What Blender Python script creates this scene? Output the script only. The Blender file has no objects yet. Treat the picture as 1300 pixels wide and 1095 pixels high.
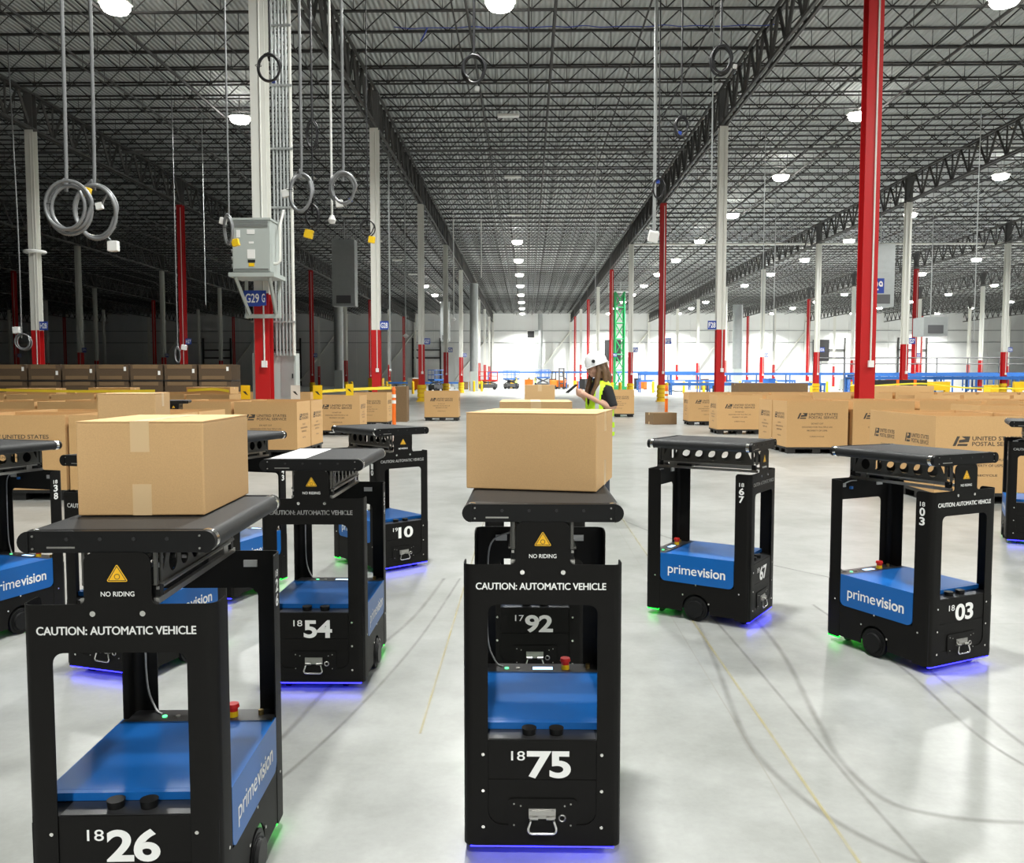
import bpy, bmesh, math, random
from mathutils import Vector, Matrix, geometry
random.seed(7)
PI = math.pi
SC = bpy.context.scene
COL = SC.collection

# ------------------------------------------------------------------ camera, world, exposure
cam = bpy.data.cameras.new('camera'); camo = bpy.data.objects.new('camera', cam); COL.objects.link(camo)
cam.sensor_fit = 'HORIZONTAL'; cam.sensor_width = 36.0; cam.lens = 36.0*1080/1300
cam.clip_start = 0.05; cam.clip_end = 500
camo.location = (0, 0, 1.5)
camo.rotation_euler = (math.radians(90-3.576), 0, math.radians(1.006))
SC.camera = camo
world = bpy.data.worlds.new('world'); SC.world = world; world.use_nodes = True
world.node_tree.nodes['Background'].inputs[0].default_value = (0.75, 0.8, 0.85, 1)
world.node_tree.nodes['Background'].inputs[1].default_value = 0.25
vs = SC.view_settings
vs.view_transform = 'Standard'; vs.look = 'None'; vs.exposure = 0.74; vs.gamma = 1.0; vs.use_curve_mapping = False
LAMP_POWER = 900.0

# ------------------------------------------------------------------ materials
MATS = {}
def mat(name, col, rough=0.5, metal=0.0, emis=None, estr=0.0, noise=0.0, nscale=20.0, bump=0.0, bscale=200.0, spec=0.5, coat=0.0):
    if name in MATS: return MATS[name]
    m = bpy.data.materials.new(name); m.use_nodes = True; MATS[name] = m
    nt = m.node_tree; b = nt.nodes['Principled BSDF']
    b.inputs['Base Color'].default_value = (*col, 1); b.inputs['Roughness'].default_value = rough
    b.inputs['Metallic'].default_value = metal; b.inputs['Specular IOR Level'].default_value = spec
    b.inputs['Coat Weight'].default_value = coat
    if emis:
        b.inputs['Emission Color'].default_value = (*emis, 1); b.inputs['Emission Strength'].default_value = estr
    if noise or bump:
        tc = nt.nodes.new('ShaderNodeTexCoord')
    if noise:
        n = nt.nodes.new('ShaderNodeTexNoise'); n.inputs['Scale'].default_value = nscale; n.inputs['Detail'].default_value = 6
        nt.links.new(tc.outputs['Object'], n.inputs['Vector'])
        r = nt.nodes.new('ShaderNodeMix'); r.data_type = 'RGBA'
        r.inputs[6].default_value = tuple(max(0, c*(1-noise)) for c in col)+(1,)
        r.inputs[7].default_value = tuple(min(1, c*(1+noise)) for c in col)+(1,)
        nt.links.new(n.outputs[0], r.inputs[0]); nt.links.new(r.outputs[2], b.inputs['Base Color'])
    if bump:
        n2 = nt.nodes.new('ShaderNodeTexNoise'); n2.inputs['Scale'].default_value = bscale; n2.inputs['Detail'].default_value = 3
        nt.links.new(tc.outputs['Object'], n2.inputs['Vector'])
        bp = nt.nodes.new('ShaderNodeBump'); bp.inputs['Strength'].default_value = bump; bp.inputs['Distance'].default_value = 0.002
        nt.links.new(n2.outputs[0], bp.inputs['Height']); nt.links.new(bp.outputs[0], b.inputs['Normal'])
    return m

BLACK = mat('black_powder_coat', (.0065, .0060, .0055), .5, bump=.15, bscale=900, spec=.16)
BLACK2 = mat('black_plastic', (.008, .008, .0082), .42, spec=.2)
SATIN = mat('satin_deck', (.03, .03, .031), .3)
BELT = mat('rubber_belt', (.020, .0205, .021), .5, bump=.25, bscale=700, spec=.3)
BLUE = mat('blue_enamel', (.009, .115, .40), .3, noise=.06, nscale=6, spec=.3)
WHITEPR = mat('white_print', (.85, .85, .83), .5)
GREYPR = mat('grey_print', (.55, .55, .55), .5)
YELLOWPR = mat('yellow_print', (.85, .47, .01), .5)
BLACKPR = mat('black_print', (.02, .02, .02), .6)
CHROME = mat('bright_steel', (.78, .77, .74), .18, 1.0)
STEEL = mat('brushed_steel', (.45, .44, .42), .35, 1.0)
RAILM = mat('dark_steel_rail', (.11, .108, .10), .4, .6)
RED = mat('red_plastic', (.62, .015, .012), .35)
YEL = mat('yellow_plastic', (.85, .55, .01), .4)
BRASS = mat('brass', (.55, .4, .15), .35, 1.0)
LEDBLUE = mat('blue_led', (.02, .02, .3), .4, emis=(.016, .014, 1.0), estr=7)
LEDGREEN = mat('green_led', (.02, .3, .05), .4, emis=(.006, 1.0, .04), estr=2.0)
LCD = mat('display_screen', (.3, .5, .8), .3, emis=(.35, .6, 1.0), estr=1.6)
LEDBTN = mat('green_button', (.1, .5, .2), .4, emis=(.1, 1.0, .3), estr=1.2)
STICK = mat('grey_sticker', (.42, .42, .41), .5)
CABLE = mat('grey_cable', (.3, .3, .3), .5)
CABLEB = mat('black_cable', (.012, .012, .014), .4)
COND = mat('grey_flex_conduit', (.23, .235, .24), .38, .3)
CARD = mat('cardboard', (.585, .365, .168), .75, noise=.14, nscale=260, bump=.1, bscale=120)
CARDB = mat('bulk_cardboard', (.575, .348, .148), .75, noise=.10, nscale=90)
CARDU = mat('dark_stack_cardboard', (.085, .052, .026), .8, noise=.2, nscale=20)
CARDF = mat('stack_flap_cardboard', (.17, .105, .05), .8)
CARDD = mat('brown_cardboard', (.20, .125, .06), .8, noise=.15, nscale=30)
TAPE = mat('packing_tape', (.66, .47, .26), .32)
INK = mat('box_ink', (.055, .045, .035), .7, noise=.5, nscale=60)
PALB = mat('black_pallet', (.012, .012, .012), .5)
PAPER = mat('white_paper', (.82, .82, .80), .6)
COLW = mat('white_column_paint', (.72, .72, .67), .4)
COLR = mat('red_column_paint', (.48, .012, .014), .35)
COLG = mat('grey_column_primer', (.10, .10, .10), .6)
TRUSS = mat('grey_truss_primer', (.045, .044, .042), .55)
JOIST = mat('joist_primer', (.030, .029, .028), .6)
PIPE = mat('pipe_steel', (.09, .09, .09), .5)
GALV = mat('galvanised_steel', (.42, .44, .44), .42, .5, noise=.1, nscale=3)
CABG = mat('cabinet_grey', (.42, .46, .44), .45)
SIGNB = mat('sign_blue', (.02, .06, .36), .45)
GUARD = mat('guard_yellow', (.80, .50, .008), .45)
TAPEY = mat('barrier_tape', (.85, .72, .05), .5)
ORANGE = mat('orange_plastic', (.85, .16, .01), .45)
WHITE = mat('white_plastic', (.8, .8, .78), .4)
CONBLUE = mat('conveyor_blue', (.03, .14, .46), .5)
GREEN = mat('mast_green', (.02, .30, .09), .45)
LIFTRED = mat('lift_red', (.5, .02, .015), .45)
MGREY = mat('machine_grey', (.09, .09, .095), .5)
DARK = mat('dark_panel', (.015, .015, .016), .5)

# ------------------------------------------------------------------ mesh helpers
class MB:
    def __init__(s): s.v = []; s.f = []
    def add(s, vs_, fs_):
        o = len(s.v); s.v += [tuple(p) for p in vs_]; s.f += [tuple(i+o for i in f) for f in fs_]
        return s
    def box(s, x0, x1, y0, y1, z0, z1):
        return s.add([(x0,y0,z0),(x1,y0,z0),(x1,y1,z0),(x0,y1,z0),(x0,y0,z1),(x1,y0,z1),(x1,y1,z1),(x0,y1,z1)],
                     [(0,3,2,1),(4,5,6,7),(0,1,5,4),(1,2,6,5),(2,3,7,6),(3,0,4,7)])
    def tube(s, pts, r, n=8, caps=True, r2=None):
        pts = [Vector(p) for p in pts]; rings = []
        up = None
        for i, p in enumerate(pts):
            d = (pts[min(i+1, len(pts)-1)]-pts[max(i-1, 0)])
            if d.length < 1e-9: d = Vector((0, 0, 1))
            d.normalize()
            if up is None:
                up = Vector((0, 0, 1)) if abs(d.z) < .9 else Vector((1, 0, 0))
            a = d.cross(up)
            if a.length < 1e-4: a = d.cross(Vector((0.3, 1, .2)))
            a.normalize(); b = a.cross(d).normalized(); up = b
            rr = r if not isinstance(r, (list, tuple)) else r[i]
            rings.append([p+a*(rr*math.cos(2*PI*k/n))+b*(rr*math.sin(2*PI*k/n)) for k in range(n)])
        vs_ = [q for R in rings for q in R]; fs_ = []
        for i in range(len(rings)-1):
            for k in range(n):
                fs_.append((i*n+k, i*n+(k+1) % n, (i+1)*n+(k+1) % n, (i+1)*n+k))
        if caps:
            fs_.append(tuple(range(n-1, -1, -1))); fs_.append(tuple((len(rings)-1)*n+k for k in range(n)))
        return s.add(vs_, fs_)
    def bar(s, a, b, w, h=None):          # square bar between two points, open ends
        return s.tube([a, b], w*.7071, 4, True)
    def strut(s, a, b, w):                # cheap lattice member, no caps
        return s.tube([a, b], w*.7071, 4, False)
    def cyl(s, c, r, h, axis='z', n=20, r2=None):
        r2 = r if r2 is None else r2
        c = Vector(c); A = {'x': (Vector((0,1,0)), Vector((0,0,1)), Vector((1,0,0))), 'y': (Vector((0,0,1)), Vector((1,0,0)), Vector((0,1,0))), 'z': (Vector((1,0,0)), Vector((0,1,0)), Vector((0,0,1)))}[axis]
        vs_ = []
        for (t, rr) in ((-h/2, r), (h/2, r2)):
            vs_ += [c+A[2]*t+A[0]*(rr*math.cos(2*PI*k/n))+A[1]*(rr*math.sin(2*PI*k/n)) for k in range(n)]
        fs_ = [(k, (k+1) % n, n+(k+1) % n, n+k) for k in range(n)]
        fs_ += [tuple(range(n-1, -1, -1)), tuple(range(n, 2*n))]
        return s.add(vs_, fs_)
    def ring(s, c, r, t, axis='y', n=24, m=6, arc=2*PI, a0=0.0, ry=None):   # torus / arc tube
        ry = r if ry is None else ry
        P = []
        for k in range(n+1):
            a = a0+arc*k/n; u, w = r*math.cos(a), ry*math.sin(a)
            P.append(Vector(c)+{'y': Vector((u, 0, w)), 'x': Vector((0, u, w)), 'z': Vector((u, w, 0))}[axis])
        return s.tube(P, t, m)
    def mesh(s, name, m=None, smooth=None, bevel=0.0):
        me = bpy.data.meshes.new(name); me.from_pydata(s.v, [], s.f)
        bm = bmesh.new(); bm.from_mesh(me)
        bmesh.ops.recalc_face_normals(bm, faces=bm.faces)
        if bevel:
            bmesh.ops.remove_doubles(bm, verts=bm.verts, dist=1e-6)
            bmesh.ops.bevel(bm, geom=[e for e in bm.edges if len(e.link_faces) == 2 and e.calc_face_angle(0) > .6], offset=bevel, segments=2, affect='EDGES', profile=.5)
        bm.to_mesh(me); bm.free()
        if m: me.materials.append(m)
        if smooth:
            for p in me.polygons: p.use_smooth = True
            me.set_sharp_from_angle(angle=math.radians(smooth))
        return me

def link(name, me, parent=None, loc=(0, 0, 0), rot=(0, 0, 0)):
    o = bpy.data.objects.new(name, me); COL.objects.link(o)
    o.location = loc; o.rotation_euler = rot
    if parent: o.parent = parent
    return o
def tag(o, label, cat, group=None, kind=None):
    if label: o['label'] = label
    if cat: o['category'] = cat
    if group: o['group'] = group
    if kind: o['kind'] = kind
    return o
def thing(name, label, cat, loc=(0, 0, 0), rz=0.0, group=None):
    o = bpy.data.objects.new(name, None); COL.objects.link(o); o.empty_display_size = .1
    o.location = loc; o.rotation_euler = (0, 0, rz)
    return tag(o, label, cat, group)
def struct(o, label=None):
    o['kind'] = 'structure'
    if label: o['label'] = label
    return o

def rpoly(pts, n=5):          # polygon with filleted corners: (x, y, radius)
    out = []; N = len(pts)
    for i in range(N):
        p = Vector(pts[i][:2]); r = pts[i][2] if len(pts[i]) > 2 else 0
        if r <= 0: out.append((p.x, p.y)); continue
        a = (Vector(pts[i-1][:2])-p).normalized(); b = (Vector(pts[(i+1) % N][:2])-p).normalized()
        ang = a.angle(b); t = r/math.tan(ang/2)
        c = p+(a+b).normalized()*(r/math.sin(ang/2))
        v0 = p+a*t-c; v1 = p+b*t-c
        a0 = math.atan2(v0.y, v0.x); a1 = math.atan2(v1.y, v1.x); da = (a1-a0+PI) % (2*PI)-PI
        for k in range(n+1):
            q = a0+da*k/n; out.append((c.x+r*math.cos(q), c.y+r*math.sin(q)))
    return out
def circ(cx, cy, r, n=16, a0=0.0): return [(cx+r*math.cos(a0+2*PI*k/n), cy+r*math.sin(a0+2*PI*k/n)) for k in range(n)]
def inside(p, poly):
    x, y = p; c = False; j = len(poly)-1
    for i in range(len(poly)):
        xi, yi = poly[i]; xj, yj = poly[j]
        if (yi > y) != (yj > y) and x < (xj-xi)*(y-yi)/(yj-yi)+xi: c = not c
        j = i
    return c
def plate(outer, holes=(), cuts=(), fn=None, t=.004, mb=None):   # flat or bent sheet with holes
    V = []; Ed = []
    for poly in [outer]+list(holes):
        o = len(V); V += [Vector(p) for p in poly]; Ed += [(o+i, o+(i+1) % len(poly)) for i in range(len(poly))]
    for (a, b) in cuts:
        o = len(V); V += [Vector(a), Vector(b)]; Ed.append((o, o+1))
    r = geometry.delaunay_2d_cdt(V, Ed, [], 0, 1e-7)
    v2, tri = r[0], r[2]; keep = []
    for f in tri:
        c = sum((v2[i] for i in f), Vector((0, 0)))/len(f); c = (c.x, c.y)
        if inside(c, outer) and not any(inside(c, h) for h in holes): keep.append(tuple(f))
    mb = mb or MB(); n = len(v2); o = len(mb.v)
    mb.v += [tuple(fn(p.x, p.y, 0)) for p in v2]+[tuple(fn(p.x, p.y, t)) for p in v2]
    cnt = {}
    for f in keep:
        mb.f.append(tuple(i+o for i in f)); mb.f.append(tuple(i+o+n for i in reversed(f)))
        for i in range(len(f)):
            e = (f[i], f[(i+1) % len(f)]); cnt[e] = 1
    for (a, b) in list(cnt):
        if (b, a) not in cnt: mb.f.append((o+b, o+a, o+a+n, o+b+n))
    return mb
FX = lambda x: (lambda u, v, d: (x-d, u, v))      # plate in the YZ plane
FY = lambda y: (lambda u, v, d: (u, y+d, v))      # plate in the XZ plane
FZ = lambda z: (lambda u, v, d: (u, v, z-d))

TXT = {}
def text_verts(s, bold=0.0, spacing=1.0, sp_line=1.0, align='LEFT'):
    key = (s, bold, spacing, align, sp_line)
    if key in TXT: return TXT[key]
    cu = bpy.data.curves.new('t', 'FONT'); cu.body = s; cu.size = 1; cu.offset = bold; cu.resolution_u = 6; cu.space_character = spacing; cu.align_x = align; cu.space_line = sp_line
    o = bpy.data.objects.new('t', cu); COL.objects.link(o)
    dg = bpy.context.evaluated_depsgraph_get(); dg.update()
    me = bpy.data.meshes.new_from_object(o.evaluated_get(dg))
    V = [tuple(v.co) for v in me.vertices]; F = [tuple(p.vertices) for p in me.polygons]
    bpy.data.objects.remove(o); bpy.data.curves.remove(cu); bpy.data.meshes.remove(me)
    x0 = min(v[0] for v in V); x1 = max(v[0] for v in V); y0 = min(v[1] for v in V); y1 = max(v[1] for v in V)
    TXT[key] = ([((v[0]-x0)/(x1-x0), (v[1]-y0)/(y1-y0)) for v in V], F)
    return TXT[key]
def text(mb, s, x0, x1, y0, y1, fn, bold=0.0, **k):      # flat print fitted in a rectangle, fn maps (u, v) to the surface
    V, F = text_verts(s, bold, **k)
    return mb.add([fn(x0+(x1-x0)*u, y0+(y1-y0)*v, 0) for u, v in V], F)
def flat(mb, poly, fn):
    return mb.add([fn(u, v, 0) for u, v in poly], [tuple(range(len(poly)))])

# ------------------------------------------------------------------ the building
SX, SY = 15.45, 16.5                       # column grid
COLX = [8.65-SX*k for k in range(-6, 8)]   # rows of columns, x
COLY = [22+SY*i for i in range(9)]
XL, XR, YB, YF, ZD = -112.0, 104.0, -72.0, 170.0, 15.0

def floor_material():
    m = bpy.data.materials.new('polished_concrete'); m.use_nodes = True; nt = m.node_tree; L = nt.links
    b = nt.nodes['Principled BSDF']; tc = nt.nodes.new('ShaderNodeTexCoord')
    def N(t, **k):
        n = nt.nodes.new(t)
        for a, v in k.items(): setattr(n, a, v)
        return n
    def noise(sc, det, rough=.6):
        n = N('ShaderNodeTexNoise'); n.inputs['Scale'].default_value = sc; n.inputs['Detail'].default_value = det; n.inputs['Roughness'].default_value = rough
        L.new(tc.outputs['Object'], n.inputs['Vector']); return n
    n1 = noise(.55, 6); n2 = noise(3.2, 8, .7); n3 = noise(38, 4)
    a = N('ShaderNodeMath', operation='MULTIPLY_ADD'); L.new(n2.outputs[0], a.inputs[0]); a.inputs[1].default_value = .55; L.new(n1.outputs[0], a.inputs[2])
    a2 = N('ShaderNodeMath', operation='MULTIPLY_ADD'); L.new(n3.outputs[0], a2.inputs[0]); a2.inputs[1].default_value = .12; L.new(a.outputs[0], a2.inputs[2])
    rp = N('ShaderNodeValToRGB'); L.new(a2.outputs[0], rp.inputs[0])
    rp.color_ramp.elements[0].position = .60; rp.color_ramp.elements[0].color = (.195, .20, .185, 1)
    rp.color_ramp.elements[1].position = 1.0; rp.color_ramp.elements[1].color = (.345, .35, .337, 1)
    # saw-cut joints of the slab
    sep = N('ShaderNodeSeparateXYZ'); L.new(tc.outputs['Object'], sep.inputs[0])
    def joint(out, pitch, off, w):
        s = N('ShaderNodeMath', operation='ADD'); L.new(out, s.inputs[0]); s.inputs[1].default_value = off+pitch/2
        md = N('ShaderNodeMath', operation='FLOORED_MODULO'); L.new(s.outputs[0], md.inputs[0]); md.inputs[1].default_value = pitch
        d = N('ShaderNodeMath', operation='SUBTRACT'); L.new(md.outputs[0], d.inputs[0]); d.inputs[1].default_value = pitch/2
        ab = N('ShaderNodeMath', operation='ABSOLUTE'); L.new(d.outputs[0], ab.inputs[0])
        lt = N('ShaderNodeMath', operation='LESS_THAN'); L.new(ab.outputs[0], lt.inputs[0]); lt.inputs[1].default_value = w
        return lt
    j1 = joint(sep.outputs[0], SX/4, 2.95, .0035); j2 = joint(sep.outputs[1], SY/4, -5.18, .0045)
    mx = N('ShaderNodeMath', operation='MAXIMUM'); L.new(j1.outputs[0], mx.inputs[0]); L.new(j2.outputs[0], mx.inputs[1])
    mj = N('ShaderNodeMath', operation='MULTIPLY'); L.new(mx.outputs[0], mj.inputs[0]); mj.inputs[1].default_value = .55
    mc = N('ShaderNodeMix', data_type='RGBA'); L.new(mj.outputs[0], mc.inputs[0]); L.new(rp.outputs[0], mc.inputs[6]); mc.inputs[7].default_value = (.22, .21, .18, 1)
    L.new(mc.outputs[2], b.inputs['Base Color'])
    rr = N('ShaderNodeMapRange'); L.new(a.outputs[0], rr.inputs[0]); rr.inputs[1].default_value = .4; rr.inputs[2].default_value = 1.1; rr.inputs[3].default_value = .32; rr.inputs[4].default_value = .27
    L.new(rr.outputs[0], b.inputs['Roughness'])
    b.inputs['Specular IOR Level'].default_value = .4
    return m
fl = MB(); fl.box(XL, XR, YB, YF, -.3, 0)
floor = struct(link('floor', fl.mesh('floor', floor_material())), 'pale polished concrete warehouse floor with tyre marks')

def deck_material(name, col, axis, pitch, strength):
    m = mat(name, col, .55); nt = m.node_tree; b = nt.nodes['Principled BSDF']
    tc = nt.nodes.new('ShaderNodeTexCoord'); w = nt.nodes.new('ShaderNodeTexWave'); w.bands_direction = axis
    w.inputs['Scale'].default_value = 2*PI/(20*pitch)*1.0; w.wave_profile = 'SIN'
    nt.links.new(tc.outputs['Object'], w.inputs['Vector'])
    bp = nt.nodes.new('ShaderNodeBump'); bp.inputs['Strength'].default_value = strength; bp.inputs['Distance'].default_value = .06
    nt.links.new(w.outputs['Fac'], bp.inputs['Height']); nt.links.new(bp.outputs[0], b.inputs['Normal'])
    return m
DECK = deck_material('ribbed_roof_deck', (.42, .445, .44), 'X', .20, .8)
ck = MB(); ck.box(XL, XR, YB, YF, ZD, ZD+.3)
ceiling = struct(link('ceiling', ck.mesh('ceiling', DECK)), 'grey ribbed steel roof deck on open web joists')

WALLM = mat('white_wall_panel', (.74, .75, .74), .55)
WALLD = mat('grey_wall_panel', (.62, .63, .62), .55)
def wall(name, x0, x1, y0, y1, label):
    mb = MB(); mb.box(x0, x1, y0, y1, -.3, ZD+.3)
    return struct(link(name, mb.mesh(name, WALLD)), label)
wf = wall('wall_far', XL-.3, XR+.3, YF+.12, YF+.4, 'white insulated panel wall at the far end of the hall')
wall('wall_left', XL-.3, XL, YB, YF, 'left wall of the hall'); wall('wall_right', XR, XR+.3, YB, YF, 'right wall of the hall')
wall('wall_back', XL-.3, XR+.3, YB-.3, YB, 'wall behind the camera')
pm = MB().box(-1.93, 1.93, -.06, .06, 0, ZD).mesh('wall_panel', WALLM)
k = 0; x = XL+1.95
while x < XR-1.9:
    link('wall_panel', pm, wf, (x, YF+.06, 0)); x += 3.9
# girts and braces on the far wall
gm = MB().box(XL, XR, -.09, 0, -.09, .09)
for z in (8.6, 10.9): link('wall_girt', gm.mesh('wall_girt', GALV), wf, (0, YF-.02, z))
for cx in COLX[1:-1]:
    if abs(cx) < 70:
        link('wall_brace', MB().bar((cx, YF-.3, 10.9), (cx-7.6, YF-.3, 1.0), .22).mesh('wall_brace', COLW), wf)
        link('wall_post', MB().box(cx-.22, cx+.22, YF-.55, YF-.1, 0, ZD).mesh('wall_post', COLW), wf)

# roof joists (across), girders (along), bridging pipes
def joist_mesh():
    mb = MB(); H = .80; n = 10; p = SX/n
    mb.box(0, SX, -.045, .045, H-.05, H); mb.box(0, SX, -.05, .05, 0, .055)
    for i in range(n):
        a = i*p
        mb.strut((a, 0, H-.05), (a+p/2, 0, .05), .034); mb.strut((a+p/2, 0, .05), (a+p, 0, H-.05), .034); mb.strut((a+p/2, 0, .05), (a+p/2, 0, H-.05), .020)
    return mb
JB = joist_mesh(); jm = JB.mesh('roof_joist', JOIST)
rows = []; y = 22-8*SY/9+SY/18
while y < YF-.5: rows.append(y); y += SY/9
cand = []
for yy in rows:
    for cx in COLX:
        if cx-SX < XL-1 or cx > XR+1: continue
        xa, xb = cx-SX, cx
        if yy < 5: continue
        if max(abs(xa), abs(xb)) > yy*.72+22: continue
        cand.append((yy+.35*abs(cx-SX/2), xa, yy))
cand.sort()
for _, xa, yy in cand[:300]: link('roof_joist', jm, ceiling, (xa, yy, ZD-.82))
rest = MB()
for _, xa, yy in cand[300:]: rest.add([(v[0]+xa, v[1]+yy, v[2]+ZD-.82) for v in JB.v], JB.f)
tag(link('distant_roof_joists', rest.mesh('distant_roof_joists', JOIST), ceiling), None, None, kind='stuff')
def girder_mesh():
    mb = MB(); zb, zt = 12.58, 14.25; n = 9; p = SY/n
    for s in (-1, 1):
        mb.box(s*.11-.05, s*.11+.05, 0, SY, zt-.11, zt); mb.box(s*.11-.05, s*.11+.05, 0, SY, zb, zb+.11)
    for i in range(n):
        a = i*p
        mb.strut((0, a, zb+.06), (0, a+p/2, zt-.06), .10); mb.strut((0, a+p/2, zt-.06), (0, a+p, zb+.06), .10); mb.strut((0, a+p, zb+.05), (0, a+p, zt-.05), .07)
    return mb
gme = girder_mesh().mesh('roof_girder', TRUSS)
for cx in COLX:
    if cx < XL+2 or cx > XR-2: continue
    for i in range(-1, 9):
        yy = 22+SY*i
        if abs(cx) > yy*.7+26: continue
        link('roof_girder', gme, ceiling, (cx, yy, 0))
for cx in COLX:
    if abs(cx-SX/2) > 90: continue
    for dx, r, z in ((-11.2, .03, 14.05), (-10.7, .05, 13.95), (-8.6, .035, 14.08), (-7.7, .06, 13.98), (-4.5, .035, 14.05), (-2.1, .03, 14.08)):
        link('sprinkler_pipe', MB().tube([(cx+dx, 12, z), (cx+dx, YF-1, z)], r, 6).mesh('sprinkler_pipe', JOIST), ceiling)
for yy, z, r, x0, m_ in ((47, 13.85, .06, XL+2, PIPE), (75, 13.1, .09, 9.2, COLW)):
    link('cross_main_pipe', MB().tube([(x0, yy, z), (XR-2, yy, z)], r, 8).mesh('cross_main_pipe', m_), ceiling)

# tyre marks and chalk line on the floor
def scuff_material(name, col, alpha):
    m = bpy.data.materials.new(name); m.use_nodes = True; nt = m.node_tree; L = nt.links
    b = nt.nodes['Principled BSDF']; b.inputs['Base Color'].default_value = (*col, 1); b.inputs['Roughness'].default_value = .5
    uv = nt.nodes.new('ShaderNodeUVMap'); sp = nt.nodes.new('ShaderNodeSeparateXYZ'); L.new(uv.outputs[0], sp.inputs[0])
    f = nt.nodes.new('ShaderNodeMath'); f.operation = 'PINGPONG'; L.new(sp.outputs[0], f.inputs[0]); f.inputs[1].default_value = .5
    mr = nt.nodes.new('ShaderNodeMapRange'); mr.interpolation_type = 'SMOOTHSTEP'; L.new(f.outputs[0], mr.inputs[0]); mr.inputs[2].default_value = .5; mr.inputs[4].default_value = alpha
    tc = nt.nodes.new('ShaderNodeTexCoord'); n = nt.nodes.new('ShaderNodeTexNoise'); n.inputs['Scale'].default_value = 5; n.inputs['Detail'].default_value = 5; L.new(tc.outputs['Object'], n.inputs['Vector'])
    mu = nt.nodes.new('ShaderNodeMath'); mu.operation = 'MULTIPLY'; L.new(mr.outputs[0], mu.inputs[0]); L.new(n.outputs[0], mu.inputs[1])
    L.new(mu.outputs[0], b.inputs['Alpha']); return m
SCUFF = scuff_material('tyre_rubber_mark', (.16, .15, .135), .55); CHALK = scuff_material('yellow_chalk_mark', (.42, .34, .10), .75)
def catmull(P, n=8):
    P = [Vector(p) for p in P]; out = []
    for i in range(len(P)-1):
        p0 = P[max(i-1, 0)]; p1 = P[i]; p2 = P[i+1]; p3 = P[min(i+2, len(P)-1)]
        for k in range(n):
            t = k/n
            out.append(.5*((2*p1)+(p2-p0)*t+(2*p0-5*p1+4*p2-p3)*t*t+(3*p1-p0-3*p2+p3)*t**3))
    out.append(P[-1]); return out
SZ = [0.0006]
def mark(pts, w, m, name):
    C_ = catmull([(x, y, 0) for x, y in pts]); SZ[0] += .0002
    me = bpy.data.meshes.new(name); V = []; F = []; U = []
    for i, p in enumerate(C_):
        d = (C_[min(i+1, len(C_)-1)]-C_[max(i-1, 0)]).normalized(); nrm = Vector((-d.y, d.x, 0))
        V += [p+nrm*w/2+Vector((0, 0, SZ[0])), p-nrm*w/2+Vector((0, 0, SZ[0]))]
    for i in range(len(C_)-1): F.append((2*i, 2*i+1, 2*i+3, 2*i+2))
    me.from_pydata([tuple(v) for v in V], [], F); uv = me.uv_layers.new(name='UVMap')
    for p in me.polygons:
        for li in p.loop_indices: uv.data[li].uv = (me.loops[li].vertex_index % 2, 0)
    me.materials.append(m); link(name, me, floor)
mark([(1.35, 7.2), (1.42, 5.01), (1.28, 3.7), (1.235, 3.3), (1.27, 2.99), (1.40, 2.87), (1.69, 2.82), (2.2, 2.85)], .05, SCUFF, 'tyre_mark')
mark([(1.07, 5.6), (1.01, 4.57), (.92, 3.6), (.93, 3.25), (1.02, 2.88), (1.16, 2.64), (1.27, 2.55), (1.6, 2.45)], .05, SCUFF, 'tyre_mark')
mark([(2.3, 5.6), (2.10, 4.59), (2.06, 3.91), (2.04, 3.4), (2.1, 3.1)], .04, SCUFF, 'tyre_mark')
mark([(1.9, 5.6), (1.95, 4.4), (1.90, 3.5), (2.0, 3.0)], .035, SCUFF, 'tyre_mark')
mark([(1.10, 6.6), (1.17, 5.2), (1.20, 3.9), (1.21, 3.1), (1.25, 2.3)], .03, SCUFF, 'tyre_mark')
mark([(-.62, 6.3), (-.72, 5.2), (-.95, 4.1), (-1.05, 3.3), (-1.3, 2.6)], .045, SCUFF, 'tyre_mark')
mark([(-.5, 6.3), (-.62, 4.8), (-.8, 3.6), (-1.0, 2.8)], .03, SCUFF, 'tyre_mark')
mark([(.2, 14), (.9, 9.5), (1.6, 7.4), (2.9, 5.6)], .045, SCUFF, 'tyre_mark')
mark([(1.035, .6), (1.03, 4), (1.02, 9), (1.02, 16)], .022, CHALK, 'chalk_line')
mark([(-.45, 3.5), (-.45, 9), (-.45, 16)], .018, CHALK, 'chalk_line')

# ------------------------------------------------------------------ columns
ORD = ['first', 'second', 'third', 'fourth', 'fifth', 'sixth', 'seventh', 'eighth', 'ninth', 'tenth', 'eleventh', 'twelfth', 'thirteenth', 'fourteenth', 'fifteenth', 'sixteenth', 'seventeenth', 'eighteenth', 'nineteenth', 'twentieth']
def h_mesh(z0, z1, m, name):
    mb = MB(); a, b, t = .19, .18, .022
    mb.box(-a, a, -b, -b+t, z0, z1); mb.box(-a, a, b-t, b, z0, z1); mb.box(-.012, .012, -b+t, b-t, z0, z1)
    return mb.mesh(name, m)
HM = {'red_base': h_mesh(0, 3.67, COLR, 'red_base'), 'white_shaft': h_mesh(3.67, 12.57, COLW, 'white_shaft'), 'red_shaft': h_mesh(0, 12.57, COLR, 'red_shaft'), 'cap': h_mesh(12.57, 14.2, COLG, 'cap')}
gb = MB()
for zz in (0, .27, .54, .81):
    gb.cyl((0, 0, zz+.12), .30, .20, n=14); gb.cyl((0, 0, zz+.235), .27, .06, n=14)
GUARDM = gb.mesh('column_guard', GUARD, 40)
CONDM = MB().tube([(.06, -.20, 1.9), (.06, -.20, 12.4)], .022, 6).mesh('conduit', COLW)
CALLM = MB().box(.0, .13, -.26, -.18, 1.78, 1.95).mesh('call_box', PAPER)
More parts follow.
